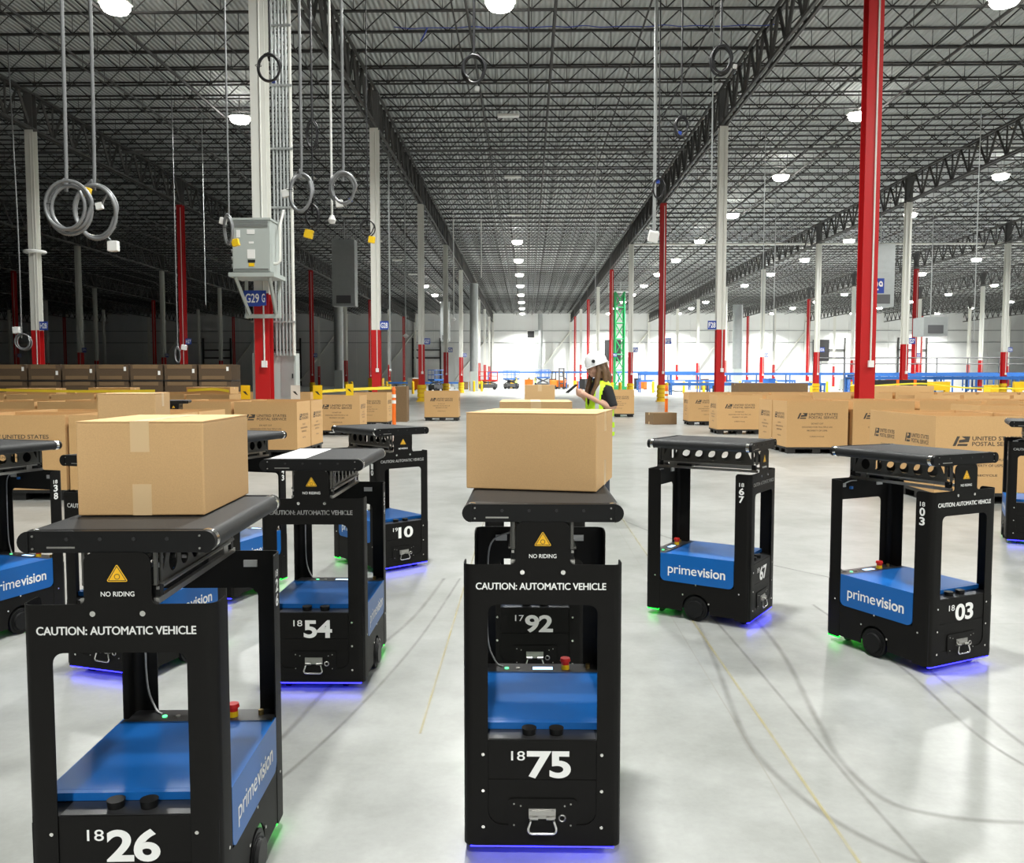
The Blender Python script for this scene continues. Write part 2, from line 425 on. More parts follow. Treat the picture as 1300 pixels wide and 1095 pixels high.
PLATEM = MB().box(-.32, .32, -.32, .32, 0, .06).mesh('base_plate', GUARD)
ROWL = {8.65: 'F', -6.8: 'G', 24.1: 'E', 39.55: 'D', 55.0: 'C', 70.45: 'B', 85.9: 'A', -22.25: 'H', -37.7: 'J', -53.15: 'K', -68.6: 'L', -84.05: 'M', -99.5: 'N'}
ROWT = dict(F='row of the tall red column', G='row of the transformer column', E='row one bay right of the red column', D='row two bays right of it', C='row three bays right of it', B='row four bays right of it', A='row five bays right of it', H='row one bay left of the transformer', J='row two bays left of it', K='row three bays left of it', L='row four bays left of it', M='row five bays left of it', N='row six bays left of it')
for cx in COLX:
    rl = ROWL.get(round(cx, 2))
    if not rl: continue
    for i, cy in enumerate(COLY):
        if cx > cy*.62+3 or cx < -cy*.66-3: continue
        num = 29-i; code = '%s%d' % (rl, num)
        red = rl in 'BDFHKM' and num % 2 == 1
        lab = ('all red column' if red else 'white column with red base')
        if i <= 4 and rl in 'EFGH': lab += ' bearing blue sign '+code
        else: lab += ', %s from the far wall, %s' % (ORD[8-i], ROWT[rl])
        c = thing('steel_column', lab, 'column', (cx, cy, 0), 0, 'building columns')
        if red: link('red_shaft', HM['red_shaft'], c)
        else: link('red_base', HM['red_base'], c); link('white_shaft', HM['white_shaft'], c)
        link('cap', HM['cap'], c); link('base_plate', PLATEM, c)
        link('conduit', CONDM, c); link('call_box', CALLM, c)
        if rl == 'H' and i == 1: link('white_ring', MB().ring((0, 0, 7.2), .42, .07, 'z', 20, 8).box(-.4, .4, -.05, .05, 7.17, 7.23).mesh('white_ring', WHITE, 60), c)
        if i >= 2 and rl in 'EFGHD': link('column_guard', GUARDM, c)
        if i <= 4 and not (rl == 'G' and i == 0):
            sx = -.40 if (rl == 'F' and i == 1) else .39; z0 = 3.68; yy = -.185
            if rl == 'F' and i == 0: sx = .33; yy = .21
            s = link('sign', MB().box(sx-.19, sx+.19, yy-.01, yy+.01, z0, z0+.38).mesh('sign', SIGNB), c)
            tm = MB(); text(tm, code, sx-.155, sx+.155, z0+.07, z0+.31, FY(yy-.0115), .02)
            link('sign_lettering', tm.mesh('sign_lettering', WHITEPR), s)

# electrical gear on the near left column
root = thing('transformer_bracket', 'grey steel angle bracket carrying the transformer on the column', 'bracket', (-6.735, 21.35, 0))
link('shelf', MB().box(-.56, .56, -.5, .5, 3.98, 4.08).mesh('shelf', CABG), root)
for s in (-.42, .42):
    link('brace', MB().bar((s, -.42, 3.98), (s*.8, .42, 3.1), .07).mesh('brace', CABG), root)
    link('hanger', MB().box(s-.035, s+.035, .38, .45, 3.05, 3.98).mesh('hanger', CABG), root)
link('cross_bar', MB().box(-.46, .46, .36, .44, 3.03, 3.13).mesh('cross_bar', CABG), root)
root = thing('transformer_cabinet', 'grey ventilated transformer cabinet mounted on the white column', 'cabinet', (-6.735, 21.32, 4.08))
body = link('body', MB().box(-.465, .465, -.42, .42, .02, 1.27).mesh('body', CABG, bevel=.012), root)
link('lid', MB().box(-.485, .485, -.44, .44, 1.27, 1.32).mesh('lid', CABG), root)
for z in (.06, 1.12, 1.20):
    for j in range(2): link('louvre', MB().box(-.42, .42, -.445, -.42, z+j*.03, z+j*.03+.014).mesh('louvre', GALV), root)
for (x0, x1, z0, z1, mm) in ((-.36, -.27, .85, 1.03, PAPER), (-.1, .09, .93, 1.04, PAPER), (-.1, .09, .34, .56, PAPER), (-.09, .09, .24, .31, DARK), (-.07, .07, .15, .23, YEL), (-.06, .06, .70, .75, PAPER)):
    link('label_plate', MB().box(x0, x1, -.428, -.42, z0, z1).mesh('label_plate', mm), root)
for z in (.2, .38, .56): link('cable_gland', MB().cyl((-.53, -.1, z), .05, .12, 'x', 10).mesh('cable_gland', GALV), root)
link('side_conduit', MB().tube([(.47, -.15, .25), (.56, -.15, .25), (.62, -.12, .32), (.62, -.1, 1.2), (.66, .1, 1.6)], .035, 8).mesh('side_conduit', COLW, 60), root)
root = thing('conduit_bank', 'row of vertical grey conduits strapped behind the transformer column', 'conduit', (-6.8, 22.35, 0))
for dx, z1 in ((-.36, 3.4), (-.25, 3.4), (-.15, 3.4), (.22, 13.9), (.31, 13.9), (.40, 13.9), (.49, 13.9), (.58, 13.9)):
    link('conduit', MB().tube([(dx, 0, 2.1), (dx, 0, z1)], .03, 8).mesh('conduit', GALV, 60), root)
link('conduit', MB().tube([(.68, 0, 2.1), (.68, 0, 13.9)], .045, 8).mesh('conduit', COLW, 60), root)
for z in (2.95, 5.9, 7.4, 9.0, 10.5, 12.0): link('strut_channel', MB().box(-.44 if z < 3.5 else .15, .74, -.07, -.03, z, z+.05).mesh('strut_channel', GALV), root)
root = thing('electrical_panel', 'wide grey electrical panel box behind the red column base', 'cabinet', (-6.72, 22.55, 0))
link('body', MB().box(-.54, .62, -.12, .25, .12, 2.16).mesh('body', CABG, bevel=.01), root)
link('plinth', MB().box(-.5, .58, -.1, .2, 0, .12).mesh('plinth', CABG), root)
for x0, x1 in ((-.52, -.2), (.22, .58)):
    for z0, z1 in ((.3, .98), (1.02, 2.1)):
        d = link('door', MB().box(x0, x1, -.135, -.12, z0, z1).mesh('door', GALV), root)
        link('handle', MB().box(x1-.06, x1-.03, -.16, -.135, (z0+z1)/2-.06, (z0+z1)/2+.06).mesh('handle', DARK), d)
root = thing('column_sign', 'blue G29 grid sign below the transformer shelf', 'sign', (-6.95, 21.05, 3.32))
root.location.y = 21.62
link('board', MB().box(-.23, .2, -.012, 0, .0, .40).mesh('board', SIGNB), root)
link('side_board', MB().box(.2, .34, -.012, 0, .02, .40).mesh('side_board', SIGNB), root)
tm = MB(); text(tm, 'G29', -.19, .16, .09, .32, FY(-.0135), .015); link('lettering', tm.mesh('lettering', WHITEPR), root)
tm = MB(); text(tm, 'G', .23, .31, .1, .32, FY(-.0135), .015); link('side_lettering', tm.mesh('side_lettering', WHITEPR), root)

# ------------------------------------------------------------------ high bay lights
LENS = mat('lamp_lens', (.9, .9, .88), .4, emis=(1.0, .97, .90), estr=20)
LENSOFF = mat('lamp_lens_unlit', (.75, .75, .72), .4)
hous = MB().box(-.52, .52, -.20, .20, .03, .10).mesh('housing', COLW, bevel=.02)
def bowl():
    mb = MB()
    for r0, r1, z0, z1 in ((.20, .38, -.24, -.19), (.38, .46, -.19, -.08), (.46, .46, -.08, .03)): mb.cyl((0, 0, (z0+z1)/2), r0, z1-z0, n=20, r2=r1)
    return mb
lens = bowl().mesh('lens', LENS, 40); lensoff = MB().box(-.50, .50, -.17, .17, 0, .03).mesh('lens', LENSOFF)
stem = MB().tube([(0, 0, .1), (0, 0, 1.125)], .012, 5).mesh('hanger', PIPE)
LD = bpy.data.lights.new('high_bay', 'AREA'); LD.shape = 'RECTANGLE'; LD.size = .9; LD.size_y = .9; LD.energy = LAMP_POWER; LD.color = (.99, 1.0, .965); LD.spread = math.radians(150)
NB = {}
ORD = ['first', 'second', 'third', 'fourth', 'fifth', 'sixth', 'seventh', 'eighth', 'ninth', 'tenth', 'eleventh', 'twelfth', 'thirteenth', 'fourteenth', 'fifteenth', 'sixteenth', 'seventeenth', 'eighteenth', 'nineteenth', 'twentieth']
def high_bay(x, y, lit, where):
    NB[x] = NB.get(x, -1)+1; where = ORD[NB[x]]+' from the far wall '+where
    t = thing('high_bay_light', ('lit' if lit else 'unlit')+' high bay lamp, '+where, 'light', (x, y, 13.87), 0, 'high bay lights')
    link('housing', hous, t); link('lens', lens if lit else lensoff, t); link('hanger', stem, t)
    if lit:
        l = bpy.data.objects.new('lamp_light', LD2 if (y > 75 and x > -5) else LD); COL.objects.link(l); l.parent = t; l.location = (0, 0, -.26)
LD2 = LD.copy(); LD2.energy = LAMP_POWER*2.3; LD2.spread = math.radians(125)      # same fixtures, power raised only to brighten the far wall
LY = [28.9+12.3*k for k in range(-8, 12)]  # row nearest far wall added to brighten it; rows behind camera are unseen
for y in reversed(LY):
    if y > 166: continue
    high_bay(-.9, y, not (35 < y < 74), 'over the central aisle')
    if 20 < y < 150: high_bay(-13.7, y, y < 45 or y > 104, 'left of the transformer column')
    high_bay(15.6, y, True, 'in first row right of aisle')
    if y > -30: high_bay(29.0, y, True, 'in second row right of aisle')
    if y > 50: high_bay(46.8, y, True, 'in third row right of aisle')
    if y > 80: high_bay(62.0, y, True, 'in fourth row right of aisle')
    if y > 105: high_bay(78.0, y, True, 'in fifth row right of aisle')

# ------------------------------------------------------------------ delivery robots (front faces local -Y)
W2, L2, RC = .245, .3365, .03
FLAT = W2-RC; ARC = RC*PI/2; FLG = .0665; UE = FLAT+ARC+FLG
def bend(u, v, d):
    s = 1 if u >= 0 else -1; a = abs(u)
    if a <= FLAT: return (u, -L2+d, v)
    if a <= FLAT+ARC:
        th = (a-FLAT)/RC; return (s*(FLAT+(RC-d)*math.sin(th)), -L2+RC-(RC-d)*math.cos(th), v)
    return (s*(W2-d), -L2+RC+(a-FLAT-ARC), v)
out = rpoly([(-UE, .04, .012), (UE, .04, .012), (UE, .93, .018), (.112, .93), (.112, .93), (.084, .93, .014), (.084, 1.062, .026), (-.084, 1.062, .026), (-.084, .93, .014), (-.112, .93), (-UE, .93, .018)][:3]
            + [(.084, .93, .014), (.084, 1.062, .026), (-.084, 1.062, .026), (-.084, .93, .014), (-UE, .93, .018)])
hole = rpoly([(-.169, .107, .045), (.169, .107, .045), (.169, .8055, .028), (-.169, .8055, .028)])
cuts = [((s*(FLAT+ARC*k/5), -.1), (s*(FLAT+ARC*k/5), 1.2)) for s in (-1, 1) for k in range(6)]
shell_mb = plate(out, [hole], cuts, bend, .004)
P = {}
P['front_shell'] = shell_mb.mesh('front_shell', BLACK, 35)
rs = MB(); rs.add([(-v[0], -v[1], v[2]) for v in shell_mb.v], shell_mb.f); P['rear_shell'] = rs.mesh('rear_shell', BLACK, 35)
num_pan = MB().box(-.1675, .1675, -.3335, -.329, .2525, .377)
P['number_panel'] = num_pan.mesh('number_panel', BLACK)
low = rpoly([(-.1675, .1085, .044), (.1675, .1085, .044), (.1675, .2508), (-.1675, .2508)])
P['lower_panel'] = plate(low, fn=FY(-.3335), t=.0045).mesh('lower_panel', BLACK)
bkp = rpoly([(-.1675, .1085, .044), (.1675, .1085, .044), (.1675, .392), (-.1675, .392)])
P['rear_panel'] = plate(bkp, fn=FY(.329), t=.0045).mesh('rear_panel', BLACK)
hp = rpoly([(-.106, .084, .022), (.108, .084, .022), (.108, .192, .014), (-.106, .192, .014)])
P['hatch_plate'] = plate(hp, fn=FY(-.3382), t=.0018).mesh('hatch_plate', BLACK)
ch = MB(); ch.box(-.19, .19, -.328, .328, .055, .376); ch.box(-.236, .236, -.329, -.258, .36, .377); ch.box(-.238, .238, -.329, -.24, .05, .36); ch.box(-.238, .238, .24, .329, .05, .36)
P['chassis'] = ch.mesh('chassis', BLACK2)
P['front_deck'] = MB().box(-.166, .166, -.3285, -.258, .3772, .3795).mesh('front_deck', SATIN)
arch = [(-.24, .05), (-.088, .05)]+[(-.088*math.cos(a), .078+.088*math.sin(a)) for a in [PI*k/14 for k in range(15)]]+[(.088, .05), (.24, .05), (.24, .23), (-.24, .23)]
arch = arch[:2]+arch[2:]
sk = plate(arch, fn=FX(.2435), t=.005)
P['side_skirt'] = sk.mesh('side_skirt', BLACK)
blu = MB(); blu.box(-.240, .240, -.2365, .2, .393, .402); blu.box(-.236, .236, -.256, .216, .380, .4015)
bp_ = rpoly([(-.237, .228, .032), (.237, .228, .032), (.237, .402), (-.237, .402)])
plate(bp_, fn=FX(.2452), t=.0055, mb=blu); plate(bp_, fn=lambda u, v, d: (-.2452+d, u, v), t=.0055, mb=blu)
P['blue_cover'] = blu.mesh('blue_cover', BLUE)
cp = MB(); cp.box(-.236, .236, .216, .329, .37, .394); cp.box(-.240, .240, .2, .238, .38, .4015)
P['control_deck'] = cp.mesh('control_deck', SATIN)
wh = MB().cyl((0, 0, 0), .076, .026, 'x', 28); wh.cyl((0, 0, 0), .062, .034, 'x', 28, .062)
P['wheel'] = wh.mesh('wheel', BLACK2, 40)
P['hub_cap'] = MB().cyl((0, 0, 0), .054, .012, 'x', 24, .050).mesh('hub_cap', BLACK2, 40)
P['knob'] = MB().cyl((0, 0, .010), .021, .02, n=20, r2=.0235).mesh('knob', BLACK2, 40)
es = MB().cyl((0, 0, .009), .0155, .018, n=16); P['stop_base'] = es.mesh('stop_base', YEL, 40)
er = MB().cyl((0, 0, .026), .015, .016, n=16); er.cyl((0, 0, .037), .0205, .012, n=20, r2=.018); P['stop_button'] = er.mesh('stop_button', RED, 40)
P['screen'] = MB().box(-.038, .038, -.014, .014, 0, .0025).mesh('screen', LCD); P['screen_bezel'] = MB().box(-.044, .044, -.02, .02, -.002, .0015).mesh('screen_bezel', BLACK2)
P['lit_button'] = MB().cyl((0, 0, .002), .008, .004, n=12).mesh('lit_button', LEDBTN); P['push_button'] = MB().cyl((0, 0, .002), .008, .004, n=12).mesh('push_button', STEEL)
P['key_switch'] = MB().cyl((0, 0, .008), .009, .016, n=12).mesh('key_switch', BRASS)
P['screw'] = MB().cyl((0, -.001, 0), .0052, .003, 'y', 10).mesh('screw', CHROME); P['bolt'] = MB().cyl((0, -.002, 0), .0072, .005, 'y', 12).mesh('bolt', CHROME)
P['side_screw'] = MB().cyl((0, 0, 0), .0052, .003, 'x', 10).mesh('side_screw', CHROME)
P['small_screw'] = MB().cyl((0, -.001, 0), .0028, .003, 'y', 8).mesh('small_screw', STEEL)
hd = MB(); hd.box(-.042, .042, -.3425, -.338, .130, .162); hd.cyl((-.026, -.3465, .133), .0055, .026, 'x', 10); hd.cyl((.026, -.3465, .133), .0055, .026, 'x', 10); hd.box(-.03, .03, -.3465, -.3425, .143, .157); hd.cyl((-.034, -.343, .153), .004, .005, 'y', 8); hd.cyl((.034, -.343, .153), .004, .005, 'y', 8)
P['handle_bracket'] = hd.mesh('handle_bracket', STEEL, 30)
P['handle_loop'] = MB().tube([(x, -.352+abs(z-.128)*-.12, z) for x, z in rpoly([(-.036, .128), (-.048, .090, .012), (.048, .090, .012), (.036, .128)], 4)], .0045, 8).mesh('handle_loop', CHROME, 60)
P['lock_ring'] = MB().ring((.062, -.341, .132), .010, .0028, 'y', 14, 6).mesh('lock_ring', STEEL, 60)
def stadium(hx, r, n=10): return [(hx+r*math.sin(a), r*math.cos(a)) for a in [PI*k/n for k in range(n+1)]]+[(-hx-r*math.sin(a), -r*math.cos(a)) for a in [PI*k/n for k in range(n+1)]]
ZC = 1.0885
P['belt'] = plate([(u, v+ZC) for u, v in stadium(.2185, .0268)], fn=FY(-.300), t=.600).mesh('belt', BELT, 35)
sp_ = [(u, v+ZC) for u, v in stadium(.2195, .0275)]
P['front_side_plate'] = plate(sp_, fn=FY(-.332), t=.018).mesh('front_side_plate', BLACK2, 35)
P['rear_side_plate'] = plate(sp_, fn=FY(.314), t=.018).mesh('rear_side_plate', BLACK2, 35)
eb = [(max(u, .19), v*1.01+ZC) for u, v in stadium(.2195, .0278) if u > 0]
for nm, s in (('right', 1), ('left', -1)):
    for fb, y in (('front', -.336), ('rear', .332)):
        P['end_block_%s_%s' % (fb, nm)] = plate([(s*u, v) for u, v in (eb if s > 0 else eb[::-1])], fn=FY(y), t=.004).mesh('end_block', BLACK2, 35)
P['roller_cap'] = MB().cyl((0, 0, 0), .0290, .019, 'y', 20).mesh('roller_cap', CHROME, 40)
P['slot'] = MB().box(-.175, -.105, -.3335, -.3315, 1.0725, 1.077).mesh('slot', STEEL)
P['plate_bolt'] = MB().cyl((0, 0, 0), .005, .003, 'y', 8).mesh('plate_bolt', DARK)
rail = [(-.30, .978), (.30, .978), (.30, 1.062), (-.30, 1.062)]
hs = [circ(-.215+.086*k, 1.019, .030, 14) for k in range(6)]
tri_ = [[(-.285, 1.05), (-.262, 1.05), (-.285, 1.005)], [(.285, 1.05), (.285, 1.005), (.262, 1.05)]]
for nm, s in (('left', -1), ('right', 1)):
    rm = plate(rail, hs+tri_, fn=(lambda ss: (lambda u, v, d: (ss*.096-d, u, v)))(s), t=.004); rm.box(s*.096-.010, s*.096+.008, -.30, .30, .972, .9781)
    P['truss_rail_'+nm] = rm.mesh('truss_rail', RAILM)
P['slide_rail'] = MB().box(-.007, .007, -.325, .325, .928, .943).mesh('slide_rail', STEEL)
P['mount_block'] = MB().box(-.012, .012, -.012, .012, .943, .972).mesh('mount_block', BLACK2)
P['bracket'] = MB().box(-.004, .004, -.006, .006, .975, 1.062).mesh('bracket', RAILM)
P['upper_rail'] = MB().box(-.004, .004, -.315, .315, .962, .970).mesh('upper_rail', STEEL)
P['cross_plate'] = MB().box(-.085, .085, .10, .20, .943, .955).mesh('cross_plate', BLACK2)
P['slide_carriage'] = MB().box(-.10, .10, .205, .245, .943, .975).mesh('slide_carriage', STEEL)
P['inner_sticker'] = MB().box(-.022, .022, .3255, .3325, -.011, .011).mesh('inner_sticker', STICK)
P['cable'] = MB().tube(catmull([(-.07, .30, .915), (-.12, .31, .91), (-.185, .318, .87), (-.20, .322, .75), (-.20, .322, .5), (-.17, .31, .41), (-.14, .29, .396)], 5), .0035, 6).mesh('cable', CABLE, 60)
P['connector'] = MB().box(-.10, -.085, .31, .325, .865, .88).mesh('connector', MB and mat('blue_connector', (.02, .15, .5), .4))
ls = MB(); ls.box(-.225, .225, -.330, -.316, .032, .0415)
P['front_light'] = ls.mesh('front_light', LEDBLUE)
lg = MB(); lg.box(-.225, .225, .316, .330, .032, .0415); lg.box(-.239, -.2249, .25, .325, .032, .0415); lg.box(.2249, .239, .25, .325, .032, .0415)
P['rear_light'] = lg.mesh('rear_light', LEDGREEN)
cs = MB().cyl((0, 0, .028), .028, .022, 'x', 14).box(-.02, .02, -.02, .02, .04, .06)
P['caster'] = cs.mesh('caster', DARK, 40)
FF = FY(-L2-.0008)
tm = MB()
for dx in (-.0007, 0, .0007): text(tm, 'CAUTION: AUTOMATIC VEHICLE', -.205+dx, .194+dx, .8525, .8735, FF, 0, spacing=.98)
for dz in (-.0005, .0005): text(tm, 'CAUTION: AUTOMATIC VEHICLE', -.205, .194, .8525+dz, .8735+dz, FF, 0, spacing=.98)
P['caution_lettering'] = tm.mesh('caution_lettering', WHITEPR)
tm = MB(); text(tm, 'NO RIDING', -.042, .042, .9505, .9630, FF, .010); P['no_riding_lettering'] = tm.mesh('no_riding_lettering', WHITEPR)
tr = rpoly([(-.0275, .988, .003), (.0275, .988, .003), (0, 1.034, .003)], 3)
P['warning_triangle'] = flat(MB(), tr, FF).mesh('warning_triangle', YELLOWPR)
w1 = MB(); F2 = FY(-L2-.0012)
ri, ro = .74, .86; tc_ = (0, 1.0033)
for k in range(3):
    a = [(-.0275, .988), (.0275, .988), (0, 1.034)]; p, q = a[k], a[(k+1) % 3]
    L_ = lambda P_, s: (tc_[0]+(P_[0]-tc_[0])*s, tc_[1]+(P_[1]-tc_[1])*s)
    flat(w1, [L_(p, ro), L_(q, ro), L_(q, ri), L_(p, ri)], F2)
for k in range(10):
    a0, a1 = 2*PI*k/10, 2*PI*(k+1)/10
    flat(w1, [(.0075*math.cos(a0), 1.001+.0075*math.sin(a0)), (.0075*math.cos(a1), 1.001+.0075*math.sin(a1)), (.0058*math.cos(a1), 1.001+.0058*math.sin(a1)), (.0058*math.cos(a0), 1.001+.0058*math.sin(a0))], F2)
P['warning_symbol'] = w1.mesh('warning_symbol', BLACKPR)
LEFT = lambda e: (lambda u, v, d: (-.2452-e, -u, v)); RIGHT = lambda e: (lambda u, v, d: (.2452+e, u, v))
for nm, fn in (('left', LEFT(.0008)), ('right', RIGHT(.0008))):
    tm = MB(); text(tm, 'prime', -.186, .004, .262, .336, fn, .004, spacing=.96); text(tm, 'vision', .008, .186, .2795, .336, fn, .018, spacing=.98)
    P['brand_'+nm] = tm.mesh('brand_lettering', WHITEPR)

def put(name, key, parent, loc=(0, 0, 0), rot=(0, 0, 0)): return link(name, P[key], parent, loc, rot)
def robot(x, y, rz, small, big, label):
    t = thing('delivery_robot', label, 'robot', (x, y, 0), rz, 'delivery robots on the floor')
    fs = put('front_shell', 'front_shell', t); put('rear_shell', 'rear_shell', t)
    np_ = put('number_panel', 'number_panel', t); put('lower_panel', 'lower_panel', t); put('rear_panel', 'rear_panel', t)
    h = put('hatch_plate', 'hatch_plate', t); put('handle_bracket', 'handle_bracket', h); put('handle_loop', 'handle_loop', h); put('lock_ring', 'lock_ring', h)
    for sx, sz in ((-.088, .176), (.089, .176), (-.067, .170), (.070, .170), (-.088, .108), (.089, .108)): put('small_screw', 'small_screw', h, (sx, -.3382, sz))
    put('chassis', 'chassis', t); put('front_deck', 'front_deck', t); bc = put('blue_cover', 'blue_cover', t)
    cd = put('control_deck', 'control_deck', t)
    put('screen_bezel', 'screen_bezel', cd, (.012, .272, .394)); put('screen', 'screen', cd, (.012, .272, .394)); put('lit_button', 'lit_button', cd, (-.125, .272, .394)); put('push_button', 'push_button', cd, (-.082, .272, .394))
    put('key_switch', 'key_switch', cd, (.185, .285, .394)); put('stop_base', 'stop_base', cd, (.098, .272, .394)); put('stop_button', 'stop_button', cd, (.098, .272, .394))
    for s in (-1, 1):
        w = put('wheel', 'wheel', t, (s*.232, 0, .076)); put('hub_cap', 'hub_cap', w, (s*.022, 0, 0), (0, 0, 0 if s > 0 else PI))
        put('knob', 'knob', t, (s*.043+.002, -.288, .3795))
    for s in (-1, 1):
        for z in (.333, .217, .101): put('screw', 'screw', fs, (s*.1845, -L2, z))
        put('bolt', 'bolt', fs, (s*.0625, -L2, .907))
        for yy, z in ((-.272, .205), (.272, .255), (.085, .155), (-.085, .118), (0, .225)): put('side_screw', 'side_screw', t, (s*.2462, yy*s*-1, z))
    b = put('belt', 'belt', t)
    for k in ('front', 'rear'):
        sp = put(k+'_side_plate', k+'_side_plate', t); sp.name = 'side_plate'
        for n in ('left', 'right'):
            e = put('end_block', 'end_block_%s_%s' % (k, n), sp)
        if k == 'front':
            for s in (-1, 1):
                for dz in (-.016, .016): put('small_screw', 'small_screw', sp, (s*.208, -.3362, ZC+dz))
            for xx in (-.125, -.042, .042, .125): put('plate_bolt', 'plate_bolt', sp, (xx, -.3325, 1.096))
            put('slot', 'slot', sp)
    for sx in (-1, 1):
        for sy in (-1, 1): put('roller_cap', 'roller_cap', t, (sx*.2185, sy*.3075, ZC))
        put('slide_rail', 'slide_rail', t, (sx*.092, 0, 0)); put('upper_rail', 'upper_rail', t, (sx*.092, 0, 0)); put('truss_rail', 'truss_rail_'+('left' if sx < 0 else 'right'), t); put('side_skirt', 'side_skirt', t, (0, 0, 0), (0, 0, 0 if sx > 0 else PI))
        for sy in (-1, 1): put('mount_block', 'mount_block', t, (sx*.085, sy*.300, 0)); put('bracket', 'bracket', t, (sx*.090, sy*.318, 0)); put('caster', 'caster', t, (sx*.14, sy*.27, 0))
        put('inner_sticker', 'inner_sticker', t, (sx*.147, 0, .888))
    for k in ('cross_plate', 'slide_carriage', 'cable', 'connector', 'front_light', 'rear_light'): put(k, k, t)
    put('caution_lettering', 'caution_lettering', fs); put('no_riding_lettering', 'no_riding_lettering', fs); wt = put('warning_triangle', 'warning_triangle', fs); put('warning_symbol', 'warning_symbol', t)
    put('brand_lettering', 'brand_left', bc); put('brand_lettering', 'brand_right', bc)
    FN = FY(-.3345); tm = MB()
    if small: text(tm, small, -.097, -.054, .3125, .3425, FN, .005)
    if big: text(tm, big, -.048, .089, .2555, .3430, FN, .03, spacing=.95)
    link('unit_number', tm.mesh('unit_number', WHITEPR), np_)
    for nm, fn in (('left', LEFT(.0002)), ('right', RIGHT(.0002))):
        tm = MB(); c = .278
        text(tm, small, c-.015, c+.015, .855, .878, fn, .01); text(tm, big[0], c-.016, c+.016, .806, .848, fn, .03); text(tm, big[1], c-.016, c+.016, .758, .800, fn, .03)
        link('side_number', tm.mesh('side_number', WHITEPR), t)
    return t

# ------------------------------------------------------------------ cartons
def carton(x, y, z, w, d, h, rz, label, seam='y', name='cardboard_box', card=None, endtape=True):
    card = card or CARD
    t = thing(name, label, 'box', (x, y, z), rz, None)
    link('body', MB().box(-w/2, w/2, -d/2, d/2, 0.0005, h-.004).mesh('body', card, bevel=.004), t)
    g = .0015; tp = MB()
    if seam == 'y':
        for s in (-1, 1): link('flap', MB().box(min(s*g, s*w/2), max(s*g, s*w/2), -d/2, d/2, h-.004, h).mesh('flap', card), t)
        q = .026; tp.box(-q, q, -d/2, d/2, h, h+.0006)
        for s in (-1, 1): tp.box(-q, q, s*d/2-(.0006 if s < 0 else 0), s*d/2+(.0006 if s > 0 else 0), h-.085, h+.0006); tp.box(-q+.003, q+.003, s*d/2-(.0006 if s < 0 else 0), s*d/2+(.0006 if s > 0 else 0), .001, .088)
    else:
        for s in (-1, 1): link('flap', MB().box(-w/2, w/2, min(s*g, s*d/2), max(s*g, s*d/2), h-.004, h).mesh('flap', card), t)
        q = .026; tp.box(-w/2, w/2, -q, q, h, h+.0006)
        for s in (-1, 1): tp.box(s*w/2-(.0006 if s < 0 else 0), s*w/2+(.0006 if s > 0 else 0), -q, q, h-.07, h+.0006); tp.box(s*w/2-(.0006 if s < 0 else 0), s*w/2+(.0006 if s > 0 else 0), -q, q, .001, .09)
    link('tape', tp.mesh('tape', TAPE), t)
    return t

BT = ZC+.0295
robot(.049, 2.915, 0, '18', '75', 'black conveyor robot numbered 1875 carrying a plain wide cardboard box')
carton(.0585, 3.104, BT, .456, .432, .264, -.221, 'wide brown cardboard box on conveyor robot 1875', 'x')
robot(.040, 4.44, 0, '17', '92', 'black conveyor robot numbered 1792 standing right behind robot 1875')
carton(.045, 4.50, BT, .365, .46, .264, 0, 'brown cardboard box on robot 1792 with tape over its front edge', 'y')
robot(.17, 11.55, 0, '18', '31', 'conveyor robot beside the worker in the white hard hat')
carton(.17, 11.50, BT, .40, .42, .295, 0, 'brown cardboard box on the robot beside the worker', 'y')
robot(-1.048, 2.437, .045, '18', '26', 'black conveyor robot numbered 1826 carrying a box with two tape strips')
carton(-1.085, 2.557, BT, .349, .445, .263, .05, 'brown cardboard box with front tape strips on robot 1826', 'y')
robot(-2.019, 4.474, -.291, '18', '47', 'black conveyor robot mostly hidden behind robot 1826')
carton(-2.06, 4.44, BT, .275, .35, .305, .2, 'tall narrow cardboard box on the robot hidden behind 1826', 'x')
robot(-1.024, 4.333, .004, '18', '54', 'black conveyor robot numbered 1854 with a white sheet on its belt')
robot(-1.188, 6.82, .738, '19', '10', 'black conveyor robot numbered 1910 with an empty belt')
robot(1.177, 5.412, .999, '18', '67', 'black conveyor robot numbered 1867 turned sideways with an empty belt')
robot(2.092, 4.658, .465, '18', '03', 'black conveyor robot numbered 1803 turned with an empty belt')
robot(4.72, 7.94, -.45, '18', '48', 'black conveyor robot numbered 48 in front of the postal boxes')
robot(-3.21, 4.95, -.3, '18', '38', 'black conveyor robot numbered 1838 with its blue side showing')
robot(-2.09, 5.93, -.3, '19', '43', 'black conveyor robot with side number ending in 3 behind robot 1854')
robot(-6.2, 14.9, .3, '18', '29', 'distant conveyor robot in the gap between rows of postal boxes')
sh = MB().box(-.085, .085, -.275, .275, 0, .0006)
tag(link('paper_sheet', sh.mesh('paper_sheet', PAPER), None, (-1.024-.125, 4.333, ZC+.0270), (0, 0, .004)), 'white paper sheet lying on the belt of robot 1854', 'paper')

